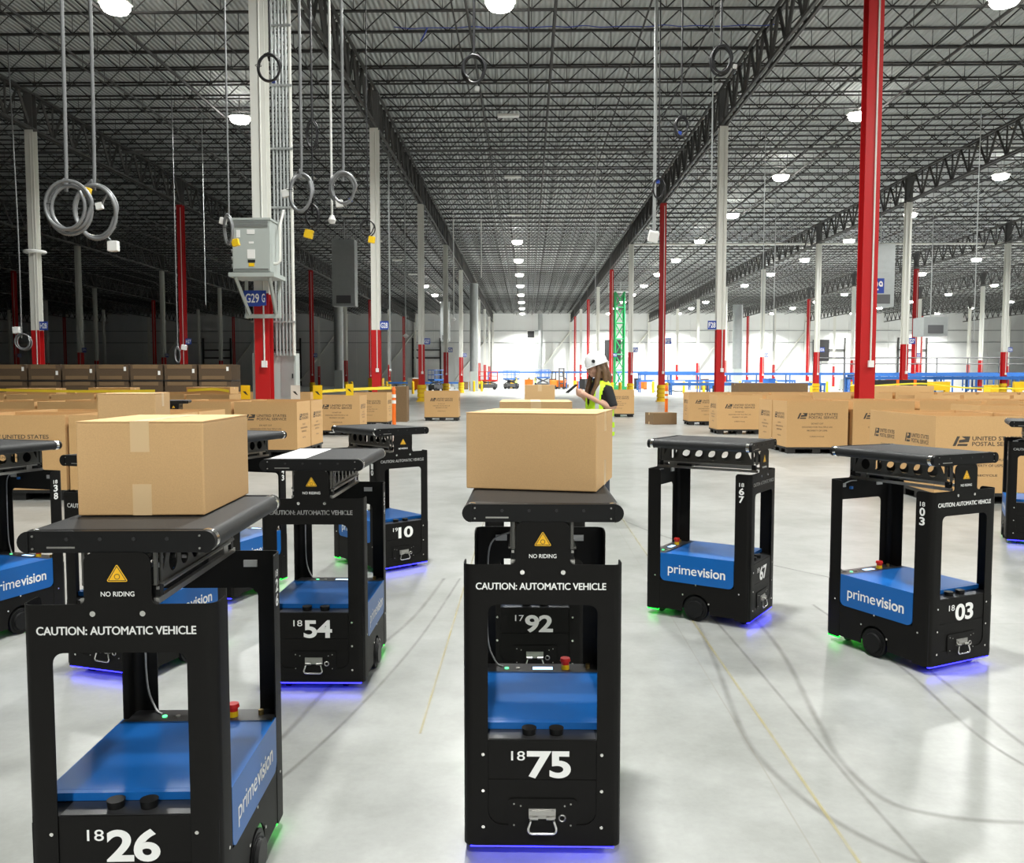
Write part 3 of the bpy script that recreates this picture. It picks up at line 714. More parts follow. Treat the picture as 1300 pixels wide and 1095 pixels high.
# ------------------------------------------------------------------ postal bulk boxes on black pallets
BW, BD, BH, PH = 1.21, .99, .92, .13
sl = MB(); th = .012
for (x0, x1, y0, y1) in ((-BW/2, BW/2, -BD/2, -BD/2+th), (-BW/2, BW/2, BD/2-th, BD/2), (-BW/2, -BW/2+th, -BD/2+th, BD/2-th), (BW/2-th, BW/2, -BD/2+th, BD/2-th)): sl.box(x0, x1, y0, y1, 0, BH)
sl.box(-BW/2+th, BW/2-th, -BD/2+th, BD/2-th, 0, .012)
SLEEVE = sl.mesh('sleeve', CARDB)
pd = MB().box(-BW/2-.005, BW/2+.005, -BD/2, BD/2, .09, PH); PDECK = pd.mesh('deck', PALB)
PFOOT = MB().box(-.08, .08, -.075, .075, 0, .09).mesh('foot', PALB)
def postal_print(width, fn):
    mb = MB(); s = width/1.21; x0 = -.40*s
    def q(x): return x0+x*s
    # eagle-style corner mark: slanted dark block with light wing cuts
    for poly in ([(0, .565), (.035, .565), (.085, .68), (.05, .68)], [(.05, .565), (.17, .565), (.18, .59), (.062, .59)], [(.07, .603), (.19, .612), (.205, .68), (.10, .68), (.15, .648), (.075, .635)]):
        flat(mb, [(q(u), v) for u, v in poly], fn)
    text(mb, 'UNITED STATES', q(.23), q(.80), .63, .68, fn, .012); text(mb, 'POSTAL SERVICE', q(.23), q(.80), .565, .615, fn, .012)
    text(mb, 'DO NOT CUT', q(.28), q(.52), .455, .485, fn, .01); text(mb, 'DESIGNED FOR MULTIPLE USE', q(.10), q(.70), .385, .415, fn, 0); text(mb, 'PROPERTY OF USPS', q(.20), q(.60), .315, .345, fn, .01)
    text(mb, 'I-RECYCLE', q(.26), q(.54), .20, .225, fn, .01)
    return mb.mesh('printed_lettering', INK)
PF = postal_print(1.21, FY(-BD/2-.0012)); PLs = postal_print(.99, lambda u, v, d: (-BW/2-.0012, -u, v)); PRs = postal_print(.99, lambda u, v, d: (BW/2+.0012, u, v))
def bulk(x, y, rz, label, group, face='LR', plabel=None):
    p = thing('plastic_pallet', plabel or 'black plastic pallet under a postal bulk box, '+group, 'pallet', (x, y, 0), rz, 'pallets: '+group)
    link('deck', PDECK, p); 
    for sx in (-1, 0, 1):
        for sy in (-1, 0, 1): link('foot', PFOOT, p, (sx*.5, sy*.4, 0))
    t = thing('bulk_box', label, 'box', (x, y, PH+.0005), rz, group)
    link('sleeve', SLEEVE, t); link('printed_lettering', PF, t)
    if 'L' in face: link('printed_lettering', PLs, t)
    if 'R' in face: link('printed_lettering', PRs, t)
X0R = 4.90+BW/2; X0L = -4.40-BW/2
def row(y, x0, step, n, lab, grp, face):
    for k in range(n):
        nth = ORD[k]+' from the aisle in '+lab
        bulk(x0+step*k*1.0, y+random.uniform(-.004, .004), random.uniform(-.006, .006), 'open postal box, '+nth, grp, face, 'black pallet under box '+nth.replace('from the aisle', 'from aisle'))
row(10.2+BD/2, X0R-.03, 1.29, 2, 'the front row on the red column side', 'first row right of the aisle', 'L')
row(11.235+BD/2, X0R, 1.29, 3, 'the second row on the red column side', 'second row right of the aisle', 'L')
row(14.2+BD/2, X0R+2.6, 1.29, 4, 'the short row before the tall red column', 'partial row right of the aisle', 'L')
row(17.0+BD/2, X0R+.27, 1.31, 5, 'the third full row before the red column', 'third row right of the aisle', 'L')
row(18.05+BD/2, X0R+.27, 1.31, 5, 'the row touching the tall red column', 'fourth row right of the aisle', 'L')
row(22.9+BD/2, X0R+.2, 1.31, 2, 'the row level with the red column', 'fifth row right of the aisle', 'L')
row(22.9+BD/2, X0R+.2+1.31*4, 1.31, 4, 'the row past the red column', 'fifth row beyond the red column', 'L')
row(27.3+BD/2, X0R+.28, 1.31, 9, 'the last row behind the red column', 'sixth row right of the aisle', 'L')
row(10.3+BD/2, X0L, -1.255, 4, 'the front row on the transformer side', 'first row left of the aisle', 'R')
row(11.335+BD/2, X0L, -1.255, 4, 'the second row on the transformer side', 'second row left of the aisle', 'R')
row(16.2+BD/2, X0L, -1.27, 6, 'the third row on the transformer side', 'third row left of the aisle', 'R')
row(17.25+BD/2, X0L, -1.27, 6, 'the row just before the transformer', 'fourth row left of the aisle', 'R')
row(22.3+BD/2, X0L, -1.27, 1, 'the stub row beside the orange post', 'box beside the orange post', 'R')
row(23.6+BD/2, X0L-3.9, -1.27, 7, 'the row behind the transformer column', 'fifth row left of the aisle', 'R')
row(26.7+BD/2, X0L, -1.27, 1, 'the stub row beyond the orange post', 'box beyond the orange post', 'R')
row(27.2+BD/2, X0L-2.54, -1.27, 8, 'the last row on the transformer side', 'sixth row left of the aisle', 'R')
bulk(-3.03, 30.5, .02, 'postal bulk box standing alone in the aisle by a yellow guarded column', 'box alone in the aisle', 'R', 'black pallet under the lone postal box in the aisle')
bulk(3.55, 33.5, -.02, 'postal bulk box standing alone behind the worker', 'box alone behind the worker', 'L', 'black pallet under the lone postal box behind the worker')
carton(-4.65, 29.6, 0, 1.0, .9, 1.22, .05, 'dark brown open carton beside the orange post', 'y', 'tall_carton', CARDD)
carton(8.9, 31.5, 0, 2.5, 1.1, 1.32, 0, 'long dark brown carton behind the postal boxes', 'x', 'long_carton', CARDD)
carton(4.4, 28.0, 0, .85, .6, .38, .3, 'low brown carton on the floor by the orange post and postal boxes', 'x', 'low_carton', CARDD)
carton(13.7, 31.8, 0, 2.2, 1.1, 1.22, .02, 'pale carton stack end right of the tall red column', 'x', 'long_carton', CARDB)
carton(-9.5, 25.6, 0, 1.3, .8, 1.24, .03, 'plain carton poking above the boxes left of the transformer column', 'x', 'long_carton', CARDB)
carton(-12.6, 25.8, 0, 1.3, .6, 1.22, -.03, 'plain carton poking above the boxes by the yellow tape', 'x', 'long_carton', CARDB)
carton(-15.0, 25.8, 0, 1.5, .6, 1.2, .02, 'plain carton at the left end of the yellow tape', 'x', 'long_carton', CARDB)
# dark two-tier carton rows in the unlit bay
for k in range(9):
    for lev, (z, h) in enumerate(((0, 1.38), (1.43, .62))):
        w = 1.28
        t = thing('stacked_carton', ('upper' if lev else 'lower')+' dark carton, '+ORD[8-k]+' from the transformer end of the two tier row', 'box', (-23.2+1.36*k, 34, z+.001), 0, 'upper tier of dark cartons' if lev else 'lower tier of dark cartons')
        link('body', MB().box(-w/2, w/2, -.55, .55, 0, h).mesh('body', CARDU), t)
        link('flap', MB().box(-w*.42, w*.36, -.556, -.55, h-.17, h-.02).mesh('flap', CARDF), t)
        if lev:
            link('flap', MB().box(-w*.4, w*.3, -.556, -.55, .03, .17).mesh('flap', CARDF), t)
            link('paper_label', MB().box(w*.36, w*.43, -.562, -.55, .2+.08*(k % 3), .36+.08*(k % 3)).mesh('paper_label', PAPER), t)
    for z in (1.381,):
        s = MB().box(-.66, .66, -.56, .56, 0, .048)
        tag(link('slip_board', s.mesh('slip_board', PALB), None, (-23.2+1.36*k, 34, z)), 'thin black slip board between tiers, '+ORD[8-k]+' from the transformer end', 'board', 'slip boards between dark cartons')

# ------------------------------------------------------------------ hanging drop cords
def cord(x, y, z, r, ry, label, mat_=None, thick=.026, turns=2.8, top=14.995, plug=None, boxes=(), rodx=None, tie=True, tilt=0.0):
    mat_ = mat_ or COND
    t = thing('drop_cord', label, 'cable', (x, y, z), 0, 'cords hanging from the roof')
    rx = (rodx-x) if rodx is not None else 0.0
    pts = [(rx-.15 if rodx else rx, 0, top-z), (rx, 0, (top-z)*.4), (rx, 0, ry*1.55), (rx*.7-r*.15, -.01, ry*1.12)]
    n = int(turns*14); ph_ = random.uniform(0, 6)
    for k in range(n+1):
        a = PI*.62+2*PI*k/14
        w_ = k/14; j = 1-.10*(w_ % 1.7)+.02*math.sin(k*.9)
        pts.append((r*(j*math.cos(a)+.10*math.sin(ph_+w_*2.1)), .03*math.sin(k*.45)-1.6*thick*w_+tilt*math.sin(a), ry*(j*math.sin(a)-.07*math.cos(ph_+w_*1.7))))
    cm = MB().tube(catmull(pts, 3), thick, 7)
    for (bx, bz, s, m_, nm) in boxes:
        a = math.atan2(bz/ry, bx/r); e0 = Vector((r*.93*math.cos(a), -.02, ry*.93*math.sin(a)))
        a2 = a+.5; e1 = Vector((r*.95*math.cos(a2), -.02, ry*.95*math.sin(a2)))
        cm.tube(catmull([e1, e0, (bx*.5+e0.x*.5, -.02, bz*.5+e0.z*.5+.01), (bx, -.01, bz)], 4), thick*.6, 6)
    link('cord', cm.mesh('cord', mat_, 60), t)
    if tie: link('cable_tie', MB().ring((-r*.95, -.01, .05), thick*2.6, .006, 'z', 10, 5).mesh('cable_tie', CABLEB), t)
    for (bx, bz, s, m_, nm) in boxes:
        link(nm, MB().box(bx-s, bx+s, -s*.8, s*.5, bz-s, bz+s).mesh(nm, m_, bevel=s*.15), t, (0, 0, 0), (0, random.uniform(-.25, .25), 0))
    return t
cord(-6.40, 12, 3.88, .33, .36, 'grey conduit coil with yellow outlet box beside the white plug coil', boxes=((.16, .27, .065, YEL, 'outlet_box'),), rodx=-6.45)
cord(-6.35, 12.65, 3.95, .34, .42, 'large grey conduit coil with hanging white plug box', turns=3.4, boxes=((.22, -.5, .075, WHITE, 'plug_box'), (.05, .08, .05, WHITE, 'small_plug')), rodx=-6.38)
cord(-20.2, 34, 2.95, .33, .33, 'grey coil with white box hanging left of the H28 column', boxes=((-.25, .5, .13, WHITE, 'plug_box'),), rodx=-20.3)
cord(-16.47, 40, 2.6, .14, .4, 'thin pale cord hanging near the red H27 column', turns=1.5, boxes=((.25, .4, .12, WHITE, 'plug_box'),))
cord(-6.26, 18, 4.60, .10, .32, 'narrow cable bundle in front of the transformer with yellow outlet box', COND, .02, 3.2, boxes=((.07, -.28, .075, YEL, 'outlet_box'), (-.16, .16, .07, WHITE, 'plug_box')))
cord(-4.45, 15, 6.84, .21, .24, 'black cable coil hanging in front of the white transformer column', CABLEB, .02, 3.0, boxes=((.02, -.22, .03, SIGNB, 'connector'),))
cord(-3.93, 15, 4.72, .21, .36, 'grey conduit coil with white plug right of the transformer column', turns=2.8, boxes=((-.27, .06, .065, WHITE, 'plug_box'),), tilt=.08)
cord(-3.79, 15.2, 4.36, .13, .20, 'black cord bundle above a yellow outlet box', CABLEB, .014, 4.0, boxes=((0, -.32, .075, YEL, 'outlet_box'),))
cord(-4.72, 19, 6.83, .13, .32, 'dark cable loop high behind the grey coils', CABLEB, .015, 3.0)
cord(-3.20, 15, 4.79, .22, .28, 'grey conduit coil beside the white hanging rod', turns=2.3, boxes=((-.10, -.24, .06, WHITE, 'plug_box'), (.11, -.2, .03, SIGNB, 'connector')))
cord(-4.45, 24, 5.67, .21, .23, 'black loop with yellow outlet box beside the white G28 column', CABLEB, .018, 2.2, boxes=((.15, -.29, .09, YEL, 'outlet_box'),))
cord(-1.12, 18.3, 7.95, .24, .30, 'black cable coil hanging over the middle of the aisle', CABLEB, .028, 3.4, boxes=((.12, -.36, .045, WHITE, 'plug'),))
cord(3.64, 24, 6.73, .16, .30, 'black coil beside the tall grey rod near the red F27 column', CABLEB, .022, 2.4, boxes=((0, .2, .05, SIGNB, 'connector'),))
cord(3.89, 22, 7.82, .15, .27, 'small black coil high before the right girder', CABLEB, .022, 2.6, boxes=((.0, -.15, .045, SIGNB, 'connector'),))
cord(3.98, 18, 8.0, .20, .29, 'black coil under the right girder with a white tipped tail', CABLEB, .025, 3.0, boxes=((.3, -.06, .04, WHITE, 'plug'),))
def rod(x, y, z0, z1, r, m_, label, end=None):
    t = thing('hanging_rod', label, 'rod', (x, y, z0), 0, 'rods hanging from the roof')
    link('rod', MB().tube([(0, 0, 0), (0, 0, z1-z0)], r, 7).mesh('rod', m_, 60), t)
    if end == 'bulb': link('sensor', MB().cyl((0, 0, -.03), .075, .09, n=12, r2=.03).cyl((0, 0, -.10), .05, .06, n=12, r2=.075).mesh('sensor', WHITE, 50), t)
    if end == 'dome': link('camera_dome', MB().cyl((0, 0, -.05), .22, .16, n=12, r2=.05).cyl((0, 0, -.19), .1, .12, n=12, r2=.2).mesh('camera_dome', WHITE, 50), t)
    if end == 'head': link('lamp_head', MB().box(-.14, .14, -.2, .12, -.25, .05).mesh('lamp_head', WHITE, bevel=.03), t, (0, 0, 0), (.3, .2, 0))
rod(-3.52, 15.5, 4.42, 14.995, .022, WHITE, 'white rod with sensor tip between two grey coils', 'bulb')
rod(3.63, 24.7, 5.65, 14.995, .05, GALV, 'grey pole with lamp head before the red F27 column', 'head')
rod(-6.0, 70, 6.45, 14.995, .05, WHITE, 'thin white pole with camera dome over the far aisle', 'dome')
rod(-3.74, 70, 9.7, 14.995, .045, WHITE, 'short white pole over the far aisle')
rod(6.37, 30, 8.0, 14.995, .025, GALV, 'pale cord hanging before the white F28 column')
rod(-7.22, 45, 2.0, 14.995, .045, GALV, 'grey pole hanging right of the white G28 column', 'bulb')
rod(-8.53, 60, 4.6, 14.995, .045, GALV, 'grey pole with white cone between two white columns', 'dome')
rod(3.18, 40, 4.9, 14.995, .016, GALV, 'very thin wire hanging over the worker')
rod(12.3, 45, 3.0, 14.995, .02, GALV, 'thin grey wire right of the F28 column')
rod(20.7, 40, 3.2, 14.995, .022, GALV, 'thin grey wire at the right of the E27 column')
rod(17.2, 60, 3.4, 14.995, .03, GALV, 'thin wire hanging over the blue conveyors')
rod(-16.6, 44, 5.3, 14.995, .022, GALV, 'thin pale wire hanging in the dark bay')
rod(-24.5, 60, 5.0, 14.995, .03, GALV, 'thin wire hanging deep in the dark bay', 'dome')

# ------------------------------------------------------------------ air units, ducts, far equipment
def air_unit(x, y, z0, z1, w, d, label):
    t = thing('air_unit', label, 'duct', (x, y, 0), 0)
    link('casing', MB().box(-w/2, w/2, -d/2, d/2, z0, z1).mesh('casing', GALV), t)
    z = z0+1.5
    while z < z1-.1: link('rib', MB().box(-w/2-.02, w/2+.02, -d/2-.02, d/2+.02, z, z+.05).mesh('rib', GALV), t); z += .42
    link('grille', MB().box(-w*.32, w*.32, -d/2-.03, -d/2, z0+.2, z0+.85).mesh('grille', MGREY), t)
    link('drop_rod', MB().box(-.03, .03, -.03, .03, z1, 14.995).mesh('drop_rod', GALV), t)
air_unit(-14.9, 70, 7.37, 12.7, 1.85, 1.2, 'large grey ribbed air unit hanging in front of a white column')
air_unit(25.3, 62, 6.6, 11.0, 1.6, 1.1, 'grey air unit hanging right of the tall red column')
air_unit(-11.7, 122.4, 6.8, 12.4, 1.3, 1.0, 'pale air unit far down the left column row')
air_unit(32.7, 70, 4.9, 6.4, 1.9, 1.9, 'white boxy unit heater hanging over the blue conveyors')
def duct(x, y, z0, z1, r, label):
    t = thing('vertical_duct', label, 'duct', (x, y, 0), 0)
    link('duct', MB().tube([(0, 0, z0), (0, 0, z1)], r, 14).mesh('duct', GALV, 50), t)
    z = z0+1
    while z < z1: link('band', MB().tube([(0, 0, z), (0, 0, z+.08)], r*1.06, 14).mesh('band', GALV, 50), t); z += 2.4
    link('foot', MB().box(-r*.9, r*.9, -r*.9, r*.9, 0, z0).mesh('foot', CABG), t)
duct(-6.2, 100, 2.3, 12.5, .5, 'galvanised vertical duct in the left column row')
duct(2.6, 168, 2.5, 14.1, .45, 'grey vertical duct against the far white wall')
duct(24.5, 100, 2.6, 10.0, .55, 'galvanised vertical duct over the blue conveyors')
duct(-21.0, 95, 2.4, 11.2, .5, 'grey vertical duct at the edge of the dark bay')
t = thing('wall_vent', 'small black vent box high on the far white wall', 'vent', (.76, YF-.13, 9.45))
link('frame', MB().box(-.78, .78, -.12, 0, 0, 1.5).mesh('frame', WHITE), t); link('opening', MB().box(-.66, .66, -.15, -.12, .12, 1.38).mesh('opening', DARK), t)
for i, (x, label) in enumerate(((17.0, 'tall dark screen panel on the far wall behind the green mast'), (58, 'tall dark panel on the far wall over the blue conveyors'))):
    t = thing('wall_screen', label, 'panel', (x, YF-.3, 0)); link('panel', MB().box(-1.6, 1.6, -.2, 0, 4.9, 9.1).mesh('panel', DARK), t); link('post', MB().box(-.2, .2, -.15, .1, 0, 4.9).mesh('post', GALV), t)
for i, x in enumerate((-62, -48, -20, 60, 76)):
    d_ = struct(link('door_%d' % (i+1), MB().box(x-2.6, x+2.6, YF-.16, YF-.02, 0, 5.4).mesh('door', mat('dock_door', (.8, .8, .78), .5))), 'white dock door in the far wall')
    link('door_frame', MB().box(x-2.9, x-2.6, YF-.3, YF-.02, 0, 9.5).box(x+2.6, x+2.9, YF-.3, YF-.02, 0, 9.5).box(x-2.9, x+2.9, YF-.3, YF-.02, 7.0, 7.25).box(x-2.9, x+2.9, YF-.3, YF-.02, 5.4, 5.7).mesh('door_frame', TRUSS), d_)
# green mast lift
t = thing('mast_lift', 'green lattice mast lift with raised work platform', 'lift', (11.3, 105, 0))
mm = MB()
for sx in (-.55, .55):
    for sy in (-.5, .5): mm.bar((sx, sy, .5), (sx, sy, 12.0), .16)
for k in range(6):
    z = .6+1.9*k; mm.bar((-.55, -.5, z), (.55, -.5, z+1.9), .1); mm.bar((.55, -.5, z), (-.55, -.5, z+1.9), .1); mm.bar((-.55, -.5, z), (.55, -.5, z), .12); mm.bar((.55, -.5, z), (.55, .5, z+1.9), .1)
link('mast', mm.mesh('mast', GREEN), t); link('base', MB().box(-.9, .9, -1.0, 1.0, 0, .5).mesh('base', GREEN), t)
link('platform', MB().box(-1.3, 1.3, -.9, .9, 12.0, 12.15).mesh('platform', GALV), t)
gr = MB()
for z in (12.6, 13.1):
    for a, b in (((-1.3, -.9), (1.3, -.9)), ((1.3, -.9), (1.3, .9)), ((1.3, .9), (-1.3, .9)), ((-1.3, .9), (-1.3, -.9))): gr.bar((*a, z), (*b, z), .07)
for a in ((-1.3, -.9), (1.3, -.9), (1.3, .9), (-1.3, .9), (0, -.9)): gr.bar((*a, 12.1), (*a, 13.1), .07)
link('guard_rail', gr.mesh('guard_rail', GALV), t)
def scissor(x, y, m_, label, s=1.0, rz=0.0, up=1.1):
    t = thing('scissor_lift', label, 'lift', (x, y, 0), rz)
    link('base', MB().box(-1.2*s, 1.2*s, -.55, .55, .25, .75).mesh('base', MGREY), t)
    for sx in (-.85, .85):
        for sy in (-.5, .5): link('wheel', MB().cyl((sx*s, sy, .22), .22, .18, 'y', 12).mesh('wheel', DARK), t)
    a = MB()
    for sy in (-.4, .4): a.bar((-1.0*s, sy, .8), (1.0*s, sy, up), .09); a.bar((1.0*s, sy, .8), (-1.0*s, sy, up), .09)
    link('scissor_arms', a.mesh('scissor_arms', MGREY), t)
    link('deck', MB().box(-1.25*s, 1.25*s, -.6, .6, up, up+.22).mesh('deck', m_), t)
    g = MB()
    for z in (up+.7, up+1.25):
        for q in (-.58, .58): g.bar((-1.22*s, q, z), (1.22*s, q, z), .055)
        for q in (-1.22*s, 1.22*s): g.bar((q, -.58, z), (q, .58, z), .055)
    for q in (-1.22*s, -.4*s, .4*s, 1.22*s):
        for w in (-.58, .58): g.bar((q, w, up+.2), (q, w, up+1.25), .055)
    link('guard_rail', g.mesh('guard_rail', m_), t)
scissor(-5.1, 112, LIFTRED, 'red scissor lift parked beside the white columns', 1.0)
scissor(-2.2, 120, CONBLUE, 'blue scissor lift right of the red scissor lift', .8, .5, 1.3)
scissor(2.4, 128, CONBLUE, 'blue scissor lift before the duct on the far wall', .8, -.2, 1.5)
scissor(-10.6, 100, CONBLUE, 'blue scissor lift at the foot of the left column row', .7, .8, 1.2)
t = thing('forklift', 'orange forklift with dark cage seen beyond the worker', 'forklift', (4.25, 118, 0), .4)
link('body', MB().box(-.7, .7, -1.1, .8, .3, 1.25).mesh('body', ORANGE, bevel=.12), t); link('counterweight', MB().box(-.65, .65, .8, 1.3, .35, 1.3).mesh('counterweight', ORANGE, bevel=.15), t)
cg = MB()
for sx in (-.6, .6):
    for sy in (-.6, .7): cg.bar((sx, sy, 1.2), (sx*.9, sy*.9, 2.4), .1)
cg.box(-.62, .62, -.65, .75, 2.38, 2.46); link('cage', cg.mesh('cage', DARK), t)
ms = MB()
for sx in (-.35, .35): ms.bar((sx, -1.25, .1), (sx, -1.25, 2.9), .14); ms.box(sx-.06, sx+.06, -2.3, -1.2, .08, .15)
for z in (.8, 1.8, 2.8): ms.bar((-.35, -1.25, z), (.35, -1.25, z), .1)
link('mast', ms.mesh('mast', MGREY), t)
for sx in (-.6, .6):
    for sy in (-.75, .85): link('wheel', MB().cyl((sx, sy, .3), .3, .22, 'x', 14).mesh('wheel', DARK), t)
def conveyor(x0, x1, y, z, label, w=.9, step=3.0, m_=None):
    t = thing('conveyor_line', label, 'conveyor', ((x0+x1)/2, y, 0), 0); h = (x1-x0)/2; m_ = m_ or CONBLUE
    for s in (-1, 1): link('side_rail', MB().box(-h, h, s*w/2-.05, s*w/2+.05, z-.16, z+.10).mesh('side_rail', m_), t)
    link('bed', MB().box(-h, h, -w/2+.05, w/2-.05, z-.03, z+.02).mesh('bed', MGREY), t)
    n = max(2, int((x1-x0)/step)+1)
    for k in range(n):
        xx = -h+.1+(2*h-.2)*k/(n-1)
        lg_ = MB()
        for s in (-1, 1): lg_.box(xx-.06, xx+.06, s*w/2-.06, s*w/2+.06, 0, z-.16)
        lg_.box(xx-.04, xx+.04, -w/2, w/2, z*.35, z*.35+.08)
        link('leg_frame', lg_.mesh('leg_frame', m_), t)
conveyor(12, 44, 92, 2.0, 'long raised blue conveyor line beyond the F28 column', 1.4)
conveyor(-6, 26, 130, 2.45, 'thin high blue conveyor before the far wall', .7, 4)
conveyor(27, 44, 72, 1.55, 'blue conveyor line right of the tall red column', 1.6)
conveyor(31, 58, 82, 1.85, 'wide blue conveyor line at the far right', 2.2)
conveyor(14, 34, 109, 1.2, 'low blue conveyor among yellow posts', 1.0)
conveyor(44, 74, 104, 2.1, 'blue conveyor line by the far right dock doors', 1.4)
conveyor(-20, -9, 118, .9, 'low blue conveyor at the end of the dark bay', .8)
conveyor(13, 27, 78, 1.0, 'low blue conveyor close behind the long dark carton', 1.0)
# walkway rail over the far right conveyors
t = thing('walkway_rail', 'dark grey walkway railing above the far right conveyors', 'railing', (46, 84, 0))
g = MB()
for z in (2.9, 3.5): g.bar((-18, 0, z), (18, 0, z), .07)
link('rails', g.mesh('rails', MGREY), t)
for k in range(13): link('post', MB().box(-18+3*k-.04, -18+3*k+.04, -.04, .04, 0, 3.5).mesh('post', MGREY), t)
def bollard(x, y, label, h=1.15):
    t = thing('bollard', label, 'bollard', (x, y, 0), 0, 'yellow bollards')
    link('post', MB().cyl((0, 0, h/2), .13, h, n=12).mesh('post', GUARD, 40), t); link('cap', MB().cyl((0, 0, h+.03), .13, .06, n=12, r2=.05).mesh('cap', GUARD, 40), t)
for x, y in ((-7.7, 98), (-6.0, 96.5), (-5.2, 98)): bollard(x, y, 'yellow bollard around the galvanised duct in the column row')
for x, y in ((7.2, 66), (9.8, 60)): bollard(x, y, 'yellow bollard near the guarded red F27 column')
for x, y in ((-16.5, 80), (-13.2, 80), (-11, 82)): bollard(x, y, 'yellow bollard at the edge of the dark bay')
for k in range(9): bollard(13+2.1*k+(k % 3)*.5, 88-(k % 2)*3, 'yellow bollard in the row before the blue conveyors')
rb = [('blue', CONBLUE), ('grey', CABG), ('yellow', GUARD), ('pale', COLW), ('brown', CARDD), ('black', DARK), ('orange', ORANGE)]
busy = [(-5.1, 112, 2), (-2.2, 120, 2), (2.4, 128, 2), (-10.6, 100, 2), (4.25, 118, 2.6), (11.3, 105, 2), (5.6, 125, .8), (-1.5, 119, .8), (.3, 121, .8), (1.2, 121.5, .8)]
busy += [(cx, cy, .6) for cx in COLX for cy in COLY]+[(13+2.1*k+(k % 3)*.5, 88-(k % 2)*3, .4) for k in range(9)]
for x0, x1, cy, w in ((12, 44, 92, 1.4), (-6, 26, 130, .7), (27, 44, 72, 1.6), (31, 58, 82, 2.2), (14, 34, 109, 1.0), (44, 74, 104, 1.4), (-20, -9, 118, .8), (13, 27, 78, 1.0), (28, 64, 84, .2)):
    busy += [(x0+.5*q, cy, w/2+.2) for q in range(int((x1-x0)*2)+1)]
made = 0
for k in range(400):
    if made >= 64: break
    zone = k % 4
    if zone == 0: x, y = random.uniform(-18, -8), random.uniform(96, 128)
    elif zone == 1: x, y = random.uniform(-4, 12), random.uniform(112, 140)
    else: x, y = random.uniform(12, 52), random.uniform(74, 122)
    if any((x-bx)**2+(y-by)**2 < (br_+1.0)**2 for bx, by, br_ in busy): continue
    busy.append((x, y, .95)); made += 1; nm, m_ = random.choice(rb)
    w, d, h = random.uniform(.5, 1.4), random.uniform(.5, 1.1), random.uniform(.4, 1.5)
    t = thing('parts_crate', nm+' parts crate among the equipment before the far wall', 'crate', (x, y, 0), random.uniform(0, 1.5), nm+' parts crates')
    link('body', MB().box(-w/2, w/2, -d/2, d/2, .1, h).mesh('body', m_), t); link('lid', MB().box(-w/2-.03, w/2+.03, -d/2-.03, d/2+.03, h, h+.06).mesh('lid', m_), t)
    for s in (-1, 1): link('skid', MB().box(-w/2, w/2, s*(d/2-.05)-.05, s*(d/2-.05)+.05, 0, .1).mesh('skid', DARK), t)
# yellow barrier beams and black bins right of the red column
for x0, x1, lab in ((20.3, 22.6, 'yellow barrier beam beside the black bins'), (26.0, 29.5, 'yellow barrier beam at the far right behind the postal boxes')):
    t = thing('barrier_beam', lab, 'barrier', ((x0+x1)/2, 46, 0)); h = (x1-x0)/2
    link('beam', MB().box(-h, h, -.1, .1, .85, 1.32).mesh('beam', GUARD), t)
    for s in (-1, 1): link('post', MB().box(s*(h-.15)-.1, s*(h-.15)+.1, -.1, .1, 0, .85).mesh('post', GUARD), t)
t = thing('black_bin', 'long black bin with orange straps behind the postal boxes', 'bin', (18.4, 43, 0))
link('body', MB().box(-1.35, 1.35, -.6, .6, 0, 1.42).mesh('body', DARK), t)
for x in (-.1, .75): link('strap', MB().box(x-.07, x+.07, -.62, .62, .02, 1.44).mesh('strap', ORANGE), t)
for x in (15.2, 15.9): bollard(x, 40, 'yellow bollard between the tall red column and the black bin')
# orange delineator posts and yellow tape
def delineator(x, y, label):
    t = thing('delineator_post', label, 'post', (x, y, 0), 0)
    link('base', MB().cyl((0, 0, .02), .26, .04, n=16).cyl((0, 0, .05), .2, .03, n=16, r2=.1).mesh('base', DARK, 40), t)
    link('post', MB().cyl((0, 0, .62), .055, 1.12, n=12, r2=.05).mesh('post', ORANGE, 40), t)
    for z in (.86, 1.02): link('reflective_band', MB().cyl((0, 0, z), .058, .09, n=12).mesh('reflective_band', WHITE, 40), t)
    link('handle', MB().cyl((0, 0, 1.22), .06, .09, n=12, r2=.03).mesh('handle', ORANGE, 40), t)
delineator(-3.62, 23.1, 'orange delineator post with yellow tape beside the dark carton'); delineator(4.72, 28.9, 'orange delineator post beside the low carton right of the worker')
def tape(p, label):
    me = MB(); C_ = catmull(p, 6)
    for i in range(len(C_)-1):
        a, b = C_[i], C_[i+1]; me.add([a, b, b+Vector((0, .004, .075)), a+Vector((0, .004, .075))], [(0, 1, 2, 3)])
    tag(link('barrier_tape', me.mesh('barrier_tape', TAPEY)), label, 'tape')
tape([(-15.8, 25, 1.12), (-13.4, 25, 1.08), (-11.0, 25, 1.09)], 'yellow barrier tape along the boxes at the left end')
tape([(-10.1, 25.17, 1.10), (-9.3, 25.165, 1.14), (-8.86, 25.17, 1.08)], 'short yellow barrier tape left of the transformer column')
tape([(-5.6, 22.6, 1.10), (-4.6, 22.9, 1.17), (-3.69, 23.1, 1.2)], 'yellow barrier tape tied to the orange post')
tape([(15.2, 39.84, 1.05), (18.3, 39.84, 1.22), (21.5, 42, 1.0), (26, 43, .95)], 'yellow barrier tape in front of the black bin')
def placard(x, y, label, m_=YEL):
    t = thing('hazard_placard', label, 'sign', (x, y, PH+BH+.001), 0, 'placards on the box rims')
    b = link('board', MB().box(-.10, .10, -.006, .006, 0, .30).mesh('board', m_), t)
    link('arrow', flat(MB(), [(-.06, .17), (0, .17), (.06, .08), (0, .11)], FY(-.0072)).mesh('arrow', BLACKPR), b)
placard(-6.06, 18.234, 'yellow hazard placard on the box rim left of the red column base'); placard(-4.50, 18.234, 'yellow hazard placard on the box rim right of the red column base')
